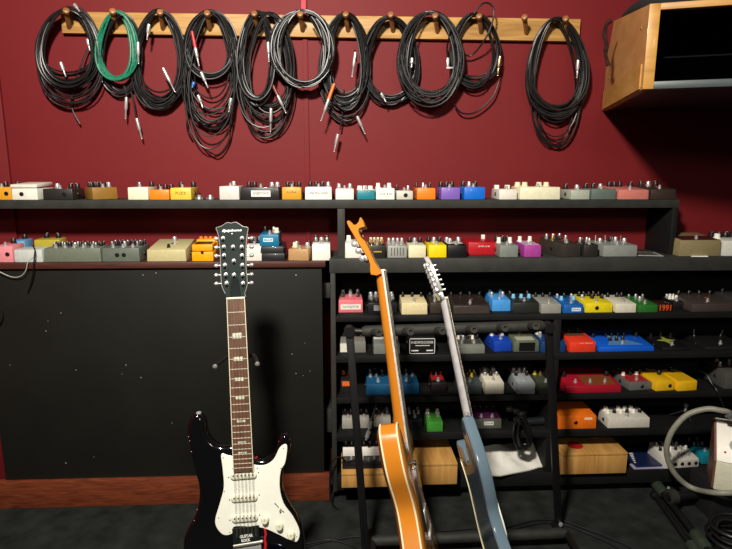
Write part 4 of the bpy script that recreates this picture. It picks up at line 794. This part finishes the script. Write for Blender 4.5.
for s in (-1, 1):
    MB().tube([(0, .04, .30), (s*.14, -.09, .0095)], .008, 8).build('leg', BLK, sb)
    zc = Bp+gu*(zz-.118) ; cz_ = zc.z-o3.z
    MB().tube([(0, .04, .24), (s*.06, .0, max(.02, cz_-.02)), (s*.07, zc.y-o3.y-.03, max(.02, cz_-.016)), (s*.072, zc.y-o3.y-.035, cz_+.02)], .006, 8).build('cradle_arm', BLK, sb)
MB().tube([(0, .04, .30), (0, .17, .0095)], .008, 8).build('leg', BLK, sb)
# ------------------------------------------------------------------ guitars seen edge-on
def frame(E, N, wdir):
    u = (N-E).normalized(); w = (wdir-u*wdir.dot(u)).normalized(); n = w.cross(u)
    if n.x < 0: n = -n
    return u, w, n
def groot(label, E, u, w, n):
    r = thing('electric_guitar', label, 'guitar')
    r.matrix_world = Matrix(((n.x, w.x, u.x, E.x), (n.y, w.y, u.y, E.y), (n.z, w.z, u.z, E.z), (0, 0, 0, 1))); return r
# local coords: x = towards guitar front, y = towards camera side, z = up the neck
def GL(root, px_, py_, yoff=0.0):
    M = root.matrix_world; w = M.col[1].xyz; O = M.translation + w*yoff
    d = ray(px_, py_); t = (O-CAM).dot(w)/d.dot(w); p = CAM+d*t-M.translation
    return (p.dot(M.col[0].xyz), p.dot(M.col[2].xyz))
KB1, KB2 = .075, .055
E1 = atd(400.5, 427, 1.60); N1 = atd(378.5, 272, 1.62); wd = CAM-E1; wd.z = 0
u, w, n = frame(E1, N1, wd.normalized()+Vector((-.045, 0, 0))); g1 = groot('natural orange hollow-body guitar with cream binding standing edge-on in the rack', E1, u, w, n)
ORG = mat('amber_lacquer', (198, 122, 34), .2, 0, .6, noise=.08, nscale=6); ORB = wood('amber_back', (112, 56, 22), (156, 84, 30), (3, 3, 3), .2, .6, 2)
ORT = wood('amber_top', (196, 120, 34), (222, 146, 52), (6, 6, 1), .2, .5, 3)
half = [(0, -.035), (.032, -.035), (.046, -.03), (.062, -.004), (.082, .026), (.105, .036), (.132, .022), (.148, -.015), (.156, -.06), (.152, -.10), (.132, -.145), (.118, -.185), (.122, -.225), (.152, -.285), (.182, -.34), (.196, -.385), (.186, -.44), (.145, -.482), (.08, -.503), (0, -.508)]
full = half + [(-a*(1 if b < -.1 else .92), b-(.05 if b > -.03 and a > .04 else (.03 if b > -.07 and a > .04 else 0))) for a, b in half[::-1][1:-1]]
ol = [tuple(q) for q in cr(full, 3)]
T0, T1 = -.042, .004
mp = lambda u_, v_, w_: (w_-KB1*min(0, v_-.02), u_, v_)
MB().slab(ol, [(0, T0), (0, T1)], mp).build('body_rim', ORG, g1)
MB().slab(ol, [(.002, T1-.001), (.004, T1+.0015), (.012, T1+.005), (.018, T1+.007)], mp).build('arched_top', ORT, g1)
MB().slab(ol, [(.002, T0+.001), (.004, T0-.0015), (.012, T0-.008), (.018, T0-.012)], mp).build('arched_back', ORB, g1)
for x_ in (T0, T1): MB().tube([(x_-KB1*min(0, b-.02), a, b) for a, b in ol+ol[:2]], .0026, 6).build('binding', mat('ivory_binding', (240, 230, 190), .3, noise=.02), g1)
Nl = (N1-E1).dot(u)
m = MB(); rings = []
for k in range(13):
    t = k/12; z = -.05+(Nl+.05)*t; hw = .028-.006*t; th = .030-.009*t if z > .02 else .036
    rings.append([m.bm.verts.new((T1+.008-th*math.sin(a), -hw*math.cos(a), z)) for a in [PI*q/8 for q in range(9)]])
for a, b in zip(rings, rings[1:]):
    for k in range(8): m.bm.faces.new((a[k], a[k+1], b[k+1], b[k]))
    m.bm.faces.new((a[0], b[0], b[8], a[8]))
m.bm.faces.new(rings[0]); m.bm.faces.new(rings[-1]); m.build('neck', ORG, g1)
MB().hexa([(T1+.008, -.028, -.09), (T1+.014, -.028, -.09), (T1+.014, .028, -.09), (T1+.008, .028, -.09), (T1+.008, -.022, Nl), (T1+.014, -.022, Nl), (T1+.014, .022, Nl), (T1+.008, .022, Nl)], .0008).build('fretboard', mat('fretboard_edge', (190, 186, 176), .35, noise=.2, nscale=90), g1)
for k in range(1, 21):
    z = Nl - .628*(1-2**(-k/12)); hw = .022+.006*(Nl-z)/(Nl+.09)
    if z > -.085: MB().box(T1+.0138, T1+.0152, -hw, hw, z-.001, z+.001).build('fret', SIL, g1, False)
MB().box(T1+.006, T1+.017, -.022, .022, Nl, Nl+.005, .0005).build('nut', NUTM, g1)
for k in range(6): MB().tube([(T1+.0175, -.017+k*.0068, Nl+.003), (T1+.0165, -.022+k*.0088, -.088), (T1+.019+KB1*.3, -.026+k*.0104, -.30), (T1+.012+KB1*.4, -.024+k*.0096, -.40)], .0004, 4).build('string', mat('string_steel', (190, 180, 160), .35, .9), g1)
hp = [(372.2, 275), (371.4, 264.7), (368, 257), (361.8, 247), (357.5, 240), (354, 234), (350, 227), (348.6, 222.6), (351.5, 222), (354, 225), (357, 226), (360, 223.5), (361.5, 219), (363, 219.5), (366.4, 227.5), (362, 229), (360.2, 232), (362.4, 238), (366, 241.5), (370, 248.5), (376, 262), (382.5, 274)]
hl = [GL(g1, *p) for p in hp]
MB().slab([tuple(q) for q in cr(hl, 2)], [(.0012, -.032), (0, -.030), (0, .030), (.0012, .032)], lambda u_, v_, w_: (u_, w_, v_)).build('headstock', ORG, g1)
for i, (a, b) in enumerate(((360, 243.5), (364, 250), (368, 257.5))):
    x_, z_ = GL(g1, a-1.2, b, .03)
    for s in (1, -1):
        tn = MB().box(x_-.012, x_+.004, s*.012-.008, s*.012+.008, z_-.008, z_+.008, .002).build('tuner_housing', SIL, g1)
        MB().tube([(x_-.008, s*.014, z_), (x_-.010, s*.040, z_-.002)], .0025, 8).build('tuner_shaft', SIL, g1)
        MB().lathe([(.004, 0), (.0085, .003), (.0085, .012), (.004, .015)], (x_-.010, s*.040, z_-.002), (-.1, s, 0), 12).build('tuner_button', SIL, g1)
# pickups, bridge, knobs on its front, strap button
for z_ in (-.13, -.25): MB().box(T1+.006-KB1*z_, T1+.016-KB1*z_, -.035, .035, z_-.018, z_+.018, .002).build('pickup', SIL, g1)
MB().box(T1+.006+KB1*.3, T1+.019+KB1*.3, -.04, .04, -.308, -.296, .002).build('bridge', SIL, g1)
MB().box(T1+.006+KB1*.4, T1+.014+KB1*.4, -.04, .04, -.42, -.39, .002).build('tailpiece', SIL, g1)
MB().hexa([(T1+.032, .032, -.29), (T1+.035, .032, -.29), (T1+.034, .075, -.27), (T1+.031, .075, -.27), (T1+.021, .032, -.13), (T1+.024, .032, -.13), (T1+.024, .06, -.14), (T1+.021, .06, -.14)], .001).build('pickguard', BLK, g1)
kx, kz = GL(g1, 423, 461, .05)
MB().lathe([(.003, 0), (.003, .014), (.007, .015), (.007, .020), (.004, .022)], (T1+.004-KB1*kz, .06, kz), (1, 0, 0), 12).build('knob', BLK, g1)
for (yy, z_) in ((.12, -.33), (.14, -.38), (.08, -.36), (.1, -.42)): MB().lathe([(.010, 0), (.009, .012), (.007, .014)], (T1+.005-KB1*z_, yy, z_), (1, 0, 0), 14).build('knob', BLK, g1)
sx_, sz_ = GL(g1, 379.5, 451, .05); MB().lathe([(.004, 0), (.0035, .006), (.008, .009), (.008, .013), (.004, .015)], (T0-.004, .05, -.045), (-1, 0, .1), 12).build('strap_button', SIL, g1)
# blue-grey guitar
mp = lambda u_, v_, w_: (w_-KB2*min(0, v_-.08), u_, v_)
E2 = atd(472, 450, 1.60); N2 = atd(440.5, 300, 1.655)
u, w, n = frame(E2, N2, Vector((.045, -1, 0))); g2 = groot('blue-grey solid-body guitar standing edge-on in the rack right of the orange one', E2, u, w, n)
BG = mat('blue_grey_gloss', (98, 118, 132), .16, 0, .8, noise=.04, nscale=8)
o2 = [(.034, -.02), (.036, .01), (.046, .04), (.058, .075), (.076, .1), (.096, .11), (.118, .09), (.142, .035), (.152, -.03), (.138, -.09), (.118, -.145), (.13, -.205), (.166, -.265), (.172, -.315), (.14, -.372), (.07, -.4), (0, -.406), (-.08, -.395), (-.14, -.35), (-.158, -.28), (-.14, -.2), (-.12, -.13), (-.126, -.07), (-.148, -.025), (-.15, .018), (-.132, .034), (-.108, .022), (-.085, -.01), (-.055, -.032), (-.034, -.034)]
o2 = [(a*(.8 if a < -.04 else 1), b-(.02 if a < -.04 and b > -.08 else 0)) for a, b in o2]
ol = [tuple(q) for q in cr(o2, 4)]
MB().slab(ol, [(.0105, -.027), (.0078, -.0269), (.003, -.0258), (0, -.022), (0, .0), (.003, .004), (.0078, .0049), (.0105, .005)], mp).build('body', BG, g2)
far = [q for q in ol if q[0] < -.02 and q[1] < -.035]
MB().tube([(-.0275-KB2*min(0, b-.08), a+.006, b) for a, b in far if b < -.036], .0013, 6).build('pale_edge_line', mat('ivory_binding', (240, 230, 190), .3, noise=.02), g2)  # thin pale line along the far edge of the back
Nl = (N2-E2).dot(u)
NK = mat('pale_gloss_neck', (214, 214, 216), .25, .35, 1.0, noise=.15, nscale=30)
m = MB(); rings = []
for k in range(13):
    t = k/12; z = -.03+(Nl+.03)*t; hw = .025-.006*t; th = .017-.003*t
    rings.append([m.bm.verts.new((.012-th*math.sin(a), -hw*math.cos(a), z)) for a in [PI*q/8 for q in range(9)]])
for a, b in zip(rings, rings[1:]):
    for k in range(8): m.bm.faces.new((a[k], a[k+1], b[k+1], b[k]))
    m.bm.faces.new((a[0], b[0], b[8], a[8]))
m.bm.faces.new(rings[0]); m.bm.faces.new(rings[-1]); m.build('neck', NK, g2)
MB().hexa([(.012, -.025, -.06), (.017, -.025, -.06), (.017, .025, -.06), (.012, .025, -.06), (.012, -.021, Nl), (.017, -.021, Nl), (.017, .021, Nl), (.012, .021, Nl)], .0008).build('fretboard', mat('dark_fretboard', (70, 62, 56), .4, noise=.2), g2)
for k in range(1, 22):
    z = Nl - .648*(1-2**(-k/12)); hw = .021+.006*(Nl-z)/(Nl+.06)
    if z > -.055: MB().box(.0168, .0182, -hw, hw, z-.001, z+.001).build('fret', SIL, g2, False)
MB().box(.010, .0195, -.021, .021, Nl, Nl+.005, .0005).build('nut', NUTM, g2)
for k in range(6): MB().tube([(.0200, -.016+k*.0064, Nl+.003), (.017, -.026+k*.0104, -.24)], .0006, 4).build('string', mat('string_steel', (190, 180, 160), .35, .9), g2)
hx, hz = GL(g2, 425, 257); hl = Nl
hh = [(-.020, hl), (.021, hl), (.024, hl+.02), (.034, hl+.035), (.040, hl+.10), (.036, hl+hz-hl-.03), (.020, hz-.005), (-.004, hz), (-.028, hz-.012), (-.034, hz-.035), (-.022, hz-.05), (-.022, hl+.05), (-.026, hl+.03)]
a1 = (hx-.006)/(hz-hl)
MB().slab([tuple(q) for q in cr(hh, 3)], [(.001, -.008), (0, -.007), (0, .005), (.001, .006)], lambda u_, v_, w_: (w_+.004+(v_-hl)*a1*.9, u_, v_)).build('headstock', NK, g2)
for i in range(6):
    z_ = hl+.028+i*(hz-hl-.06)/5.0; x_ = .004+(z_-hl)*a1*.9; y_ = .026
    MB().box(x_-.020, x_-.008, y_-.008, y_+.008, z_-.0075, z_+.0075, .002).build('tuner_housing', SIL, g2)
    MB().tube([(x_-.014, y_, z_), (x_-.014, y_+.030, z_)], .0022, 8).build('tuner_shaft', SIL, g2)
    MB().lathe([(.004, 0), (.0078, .003), (.0078, .009), (.004, .012)], (x_-.014, y_+.024, z_), (0, 1, 0), 12).build('tuner_button', SIL, g2)
    MB().lathe([(.005, 0), (.005, .002), (.003, .003), (.0028, .014), (.0034, .015), (.002, .016)], (x_+.004, y_-.010, z_), (1, 0, 0), 10).build('tuner_post', SIL, g2)
MB().box(-.0285, -.0265, -.03, .03, -.03, .012-.03+.03, .001).build('neck_plate', SIL, g2)
MB().slab([tuple(q) for q in cr([(.03, -.03), (.09, .05), (.11, .02), (.11, -.1), (.12, -.2), (.06, -.25), (-.07, -.3), (-.12, -.26), (-.09, -.1), (-.11, 0), (-.04, -.045)], 3)], [(0, .004), (0, .0072), (.001, .0078)], mp).build('pickguard', PGW, g2)
for z_ in (-.06, -.12, -.19): MB().box(.007, .015, -.035, .035, z_-.009, z_+.009, .003).build('pickup', PGW, g2)
MB().box(.006, .014, -.037, .037, -.27, -.22, .002).build('bridge', SIL, g2)
for (yy, z_) in ((-.07, -.2), (-.08, -.24), (-.09, -.28)): MB().lathe([(.010, 0), (.009, .012), (.007, .014)], (.0075, yy, z_), (1, 0, 0), 14).build('knob', PGW, g2)
MB().lathe([(.004, 0), (.0035, .006), (.007, .008), (.007, .011), (.004, .013)], (-.011, .094, .108), (0, .4, 1), 12).build('strap_button', SIL, g2)
# ------------------------------------------------------------------ guitar rack
YB = -.545
pL = at(349.5, 331, YB); pR = at(548.5, 327, YB); fL = at(362, 331.5, YB); fR = at(544, 325.8, YB)
rk = thing('guitar_rack', 'black floor rack with foam-padded top bar and pegs holding two guitars', 'guitar rack', ((pL.x+pR.x)/2, YB, 0)); ro = rk.location
MB().tube([pL-ro, fL-ro, fR-ro, pR-ro], .010, 12).build('crossbar', RUB, rk)
MB().tube([fL-ro, (fL-ro).lerp(fR-ro, .02)] + [(fL-ro).lerp(fR-ro, t) for t in (.1, .3, .5, .7, .9, .98)] + [fR-ro], [.013, .0175, .0178, .0172, .0178, .0172, .0178, .0175, .013], 18).build('bar_foam', FOAM, rk)
for (a, b) in ((377, 333), (408.5, 331.8), (440.5, 331), (472, 329.6), (503, 328), (534, 326.3)):
    B2 = at(a+2.5, b, YB-.085)-ro; A = at(a-4, b-.3, YB-.003)-ro
    pr = MB().lathe([(.0115, 0), (.0125, .01), (.0125, .078), (.0105, .082), (.0055, .082), (.0050, .076)], A, B2-A, 16).build('foam_prong', FOAM, rk)
ZF = .012
bl_ = atz(366.5, 562, ZF); br_2 = atz(558.5, 525.5, ZF)
for (a, b) in ((pL, bl_), (pR, br_2)):
    d = (b-a).normalized(); s = Vector((1, 0, 0)); q = d.cross(s).normalized()*.009; s = s*.012
    P = [b-s-q-ro, b+s-q-ro, b+s+q-ro, b-s+q-ro, a-s-q-ro, a+s-q-ro, a+s+q-ro, a-s+q-ro]
    MB().hexa([tuple(p) for p in P], .003).build('leg', RUB, rk)
    MB().lathe([(.016, -.016), (.017, -.01), (.017, .012), (.012, .016)], a-ro, (0, 1, 0), 14).build('corner_joint', BLK, rk)
    MB().lathe([(.004, 0), (.008, .002), (.008, .006), (.003, .008)], b-ro+Vector((.0, -.012, .014)), (.3, -1, .2), 10).build('bolt', SIL, rk)
la = atz(372, 541, .05); lb = atz(566, 533, .05)
MB().tube([la-ro, (la-ro).lerp(lb-ro, .03), (la-ro).lerp(lb-ro, .97), lb-ro], [.014, .018, .018, .014], 16).build('lower_foam_bar', FOAM, rk)
la2 = la+Vector((0, -.14, -.0)); lb2 = lb+Vector((0, -.14, 0))
MB().tube([la2-ro, lb2-ro], .018, 16).build('lower_foam_bar', FOAM, rk)
for a in (la, lb):
    MB().tube([a-ro+Vector((0, .10, -.037)), a-ro+Vector((0, .05, -.028)), a-ro, a-ro+Vector((0, -.16, 0)), a-ro+Vector((0, -.24, -.036))], .011, 10).build('foot_tube', RUB, rk)
# floor cables
def floor_cable(label, pts, r=.0035, m=RUB):
    t = MB().tube(cr([tuple(atz(a, b, r+.0005+(c if c else 0))) for a, b, c in [(p+(0,))[:3] for p in pts]], 6, False), r, 7).build('floor_cable', m); tag(t, label, 'cable'); return t
floor_cable('upper of two black cables running right across the carpet from the rack foot', [(498, 530), (520, 524), (540, 520), (562, 521), (580, 527), (600, 534), (625, 545), (650, 560)])
floor_cable('lower of two black cables running right across the carpet from the rack foot', [(500, 533), (522, 527), (545, 523), (565, 525), (583, 532), (603, 540), (625, 552)])
floor_cable('thin black cable crossing the carpet behind the two rack guitars', [(290, 552), (320, 543), (345, 538), (362, 536.5), (395, 535), (430, 532), (470, 529), (492, 528)], .003)
floor_cable('black cable on carpet right of the black guitar body', [(296, 546), (312, 543), (330, 540), (352, 546), (366, 556)], .003)
# ------------------------------------------------------------------ right foreground
YW = -.42
zc0 = at(716, 489, YW).z
case = thing('black_case', 'black low case under the white control box at right', 'case', (at(760, 500, YW).x, YW+.07, 0))
xw0 = at(712, 470, YW).x
MB().box(xw0+.03-case.location.x, xw0+.30-case.location.x, -.05, .085, 0, zc0-.001, .006).build('case_body', mat('case_black', (18, 18, 22), .7), case)
WR = math.radians(-28); off_ = Matrix.Rotation(WR, 3, 'Z') @ Vector((.144, .06, 0)); c00 = at(713, 489, YW)
wb = thing('control_console', 'white control box with sloped panel, red lamp and brown wooden side', 'control box', (c00.x+off_.x, YW+off_.y, zc0), WR)
zk = at(716, 461, YW).z-zc0; zt = at(712, 419, YW+.10).z-zc0
xa_ = xw0+.006-(xw0+.15)
MB().hexa([(xa_, -.06, 0), (.17, -.06, 0), (.17, .07, 0), (xa_, .07, 0), (xa_, -.06, zk-.002), (.17, -.06, zk-.002), (.17, .07, zk-.002), (xa_, .07, zk-.002)], .003).build('lower_body', paint((214, 212, 190)), wb)
MB().hexa([(xa_, -.06, zk), (.17, -.06, zk), (.17, .07, zk), (xa_, .07, zk), (xa_, .035, zt), (.17, .035, zt), (.17, .07, zt), (xa_, .07, zt)], .003).build('sloped_panel', WHT, wb)
MB().slab([(-.058, .004), (.068, .004), (.068, zt-.004), (.036, zt-.002), (-.058, zk)], [(0, 0), (0, .006)], lambda u_, v_, w_: (xa_-.0065+w_, u_, v_)).build('wooden_cheek', wood('cheek_wood', (92, 58, 40), (120, 78, 54)), wb, False)
sl_ = Vector((0, .095, zt-zk)).normalized(); nn = Vector((0, -sl_.z, sl_.y))
def panelP(fx, ft): return Vector((fx, -.06+.095*ft, zk+(zt-zk)*ft))
p = Vector((-.118, 0, 0)); MB().lathe([(.004, -.001), (.004, .001), (.002, .003)], panelP(p.x, .25), nn, 10).build('red_lamp', REDL, wb)
p = Vector((-.088, 0, 0)); MB().lathe([(.022, -.001), (.021, .004), (.016, .01), (.013, .05), (.010, .055)], panelP(p.x+.004, .45), nn, 20).build('large_knob', paint((190, 190, 180)), wb)
hp_ = [(738, 424, -.39), (730.5, 413.5, -.40), (721, 410.5, -.40), (706, 409, -.38), (687, 415, -.36), (673.5, 429, -.35), (667, 445, -.34), (668, 460, -.33), (675, 474, -.33), (686, 484.5, -.33), (698, 490, -.36), (712, 492.5, -.43), (728, 493, -.46), (742, 492, -.46)]
t = MB().tube(cr([tuple(at(a, b, c)) for a, b, c in hp_], 6, False), .0098, 12).build('grey_hose', mat('grey_hose_rubber', (136, 136, 122), .5, noise=.1)); tag(t, 'thick grey hose curving in an arc from the white control box', 'hose')
c0 = at(730, 415, -.405); t = MB().lathe([(.012, -.012), (.0135, -.010), (.0135, .010), (.012, .012)], c0, (1, 0, -.35), 14).build('hose_collar', paint((90, 92, 92))); t.parent = [o for o in C.objects if o.name.startswith('grey_hose')][0]
GRN = mat('dark_green_foam', (36, 48, 36), .85, noise=.3, bump=.4)
def stand(label, a, b, r=.012, ends=()):
    A = atz(*a); B = atz(*b); s = thing('microphone_stand', label, 'microphone stand', A, 0, 'folded stands on the floor at right')
    d = B-A; MB().tube([(0, 0, 0), tuple(d)], r, 12).build('pole', RUB, s)
    for (t0, t1, mm) in ends: MB().tube([tuple(d*t0), tuple(d*(t0*.9+t1*.1)), tuple(d*(t0*.1+t1*.9)), tuple(d*t1)], [r*1.1, r*1.6, r*1.6, r*1.1], 14).build('foam_grip', mm, s)
stand('folded black stand with green foam grip, longest one lying on the carpet', (656, 484, .03), (712, 556, .03), .013, ((-.03, .17, GRN), (.72, .93, GRN)))
stand('black stand lying just left of and parallel to the green-gripped one', (654, 494, .014), (702, 560, .014), .011, ((.0, .06, RUB), (.78, .95, GRN)))
stand('black stand lying crosswise under the white control box', (668, 497, .06), (745, 489, .06), .017, ((.0, .1, FOAM),))
stand('second black stand lying crosswise behind, with brown rubber end', (697, 478, .055), (745, 494, .09), .010, ((-.05, .25, mat('brown_rubber', (66, 50, 38), .8)),))
t = MB().lathe([(.004, 0), (.006, .003), (.005, .008)], atz(668.5, 489, .055), (0, 0, 1), 10).build('screw_knob', SIL); t.parent = [o for o in C.objects if o.name.startswith('microphone_stand')][0]; t.matrix_parent_inverse = Matrix.Translation(-t.parent.location)
RC = random.Random(9); m = MB(); pts = []
for L in range(7):
    rx = RC.uniform(.055, .085); cx = RC.uniform(-.006, .006)
    for k in range(26):
        a = 2*PI*k/26; pts.append((cx+rx*math.cos(a), rx*.95*math.sin(a), .006+L*.011+.004*math.sin(a*2+L)))
p = atz(735, 538, .035); t = m.tube(pts, .0055, 8).build('coiled_cable', RUB, None, True, (p.x, p.y, .002)); tag(t, 'thick coil of black cable on the carpet at the bottom right corner', 'cable')
# ------------------------------------------------------------------ light
def area(name, loc_, tgt, size, power, col):
    l = bpy.data.lights.new(name, 'AREA'); l.shape = 'DISK'; l.size = size; l.energy = power; l.color = col
    o = bpy.data.objects.new(name, l); C.objects.link(o); o.location = loc_
    o.rotation_euler = (Vector(tgt)-Vector(loc_)).to_track_quat('-Z', 'Y').to_euler(); return o
area('ceiling_lamp', (-.36, -2.05, 2.36), (-.1, -.2, 1.0), .22, 98, (1, .93, .82))
area('added_fill_light', (.9, -4.6, 2.5), (.3, 0, 1.0), .5, 16, (1, .92, .80))  # dim fill added to lift the shaded parts, no fixture of the room
wd_ = bpy.data.worlds.new('world'); bpy.context.scene.world = wd_; wd_.use_nodes = True
wd_.node_tree.nodes['Background'].inputs[0].default_value = (.5, .55, .6, 1); wd_.node_tree.nodes['Background'].inputs[1].default_value = .03
vs = bpy.context.scene.view_settings; vs.view_transform = 'Standard'; vs.look = 'None'; vs.exposure = 0; vs.gamma = 1; vs.use_curve_mapping = False
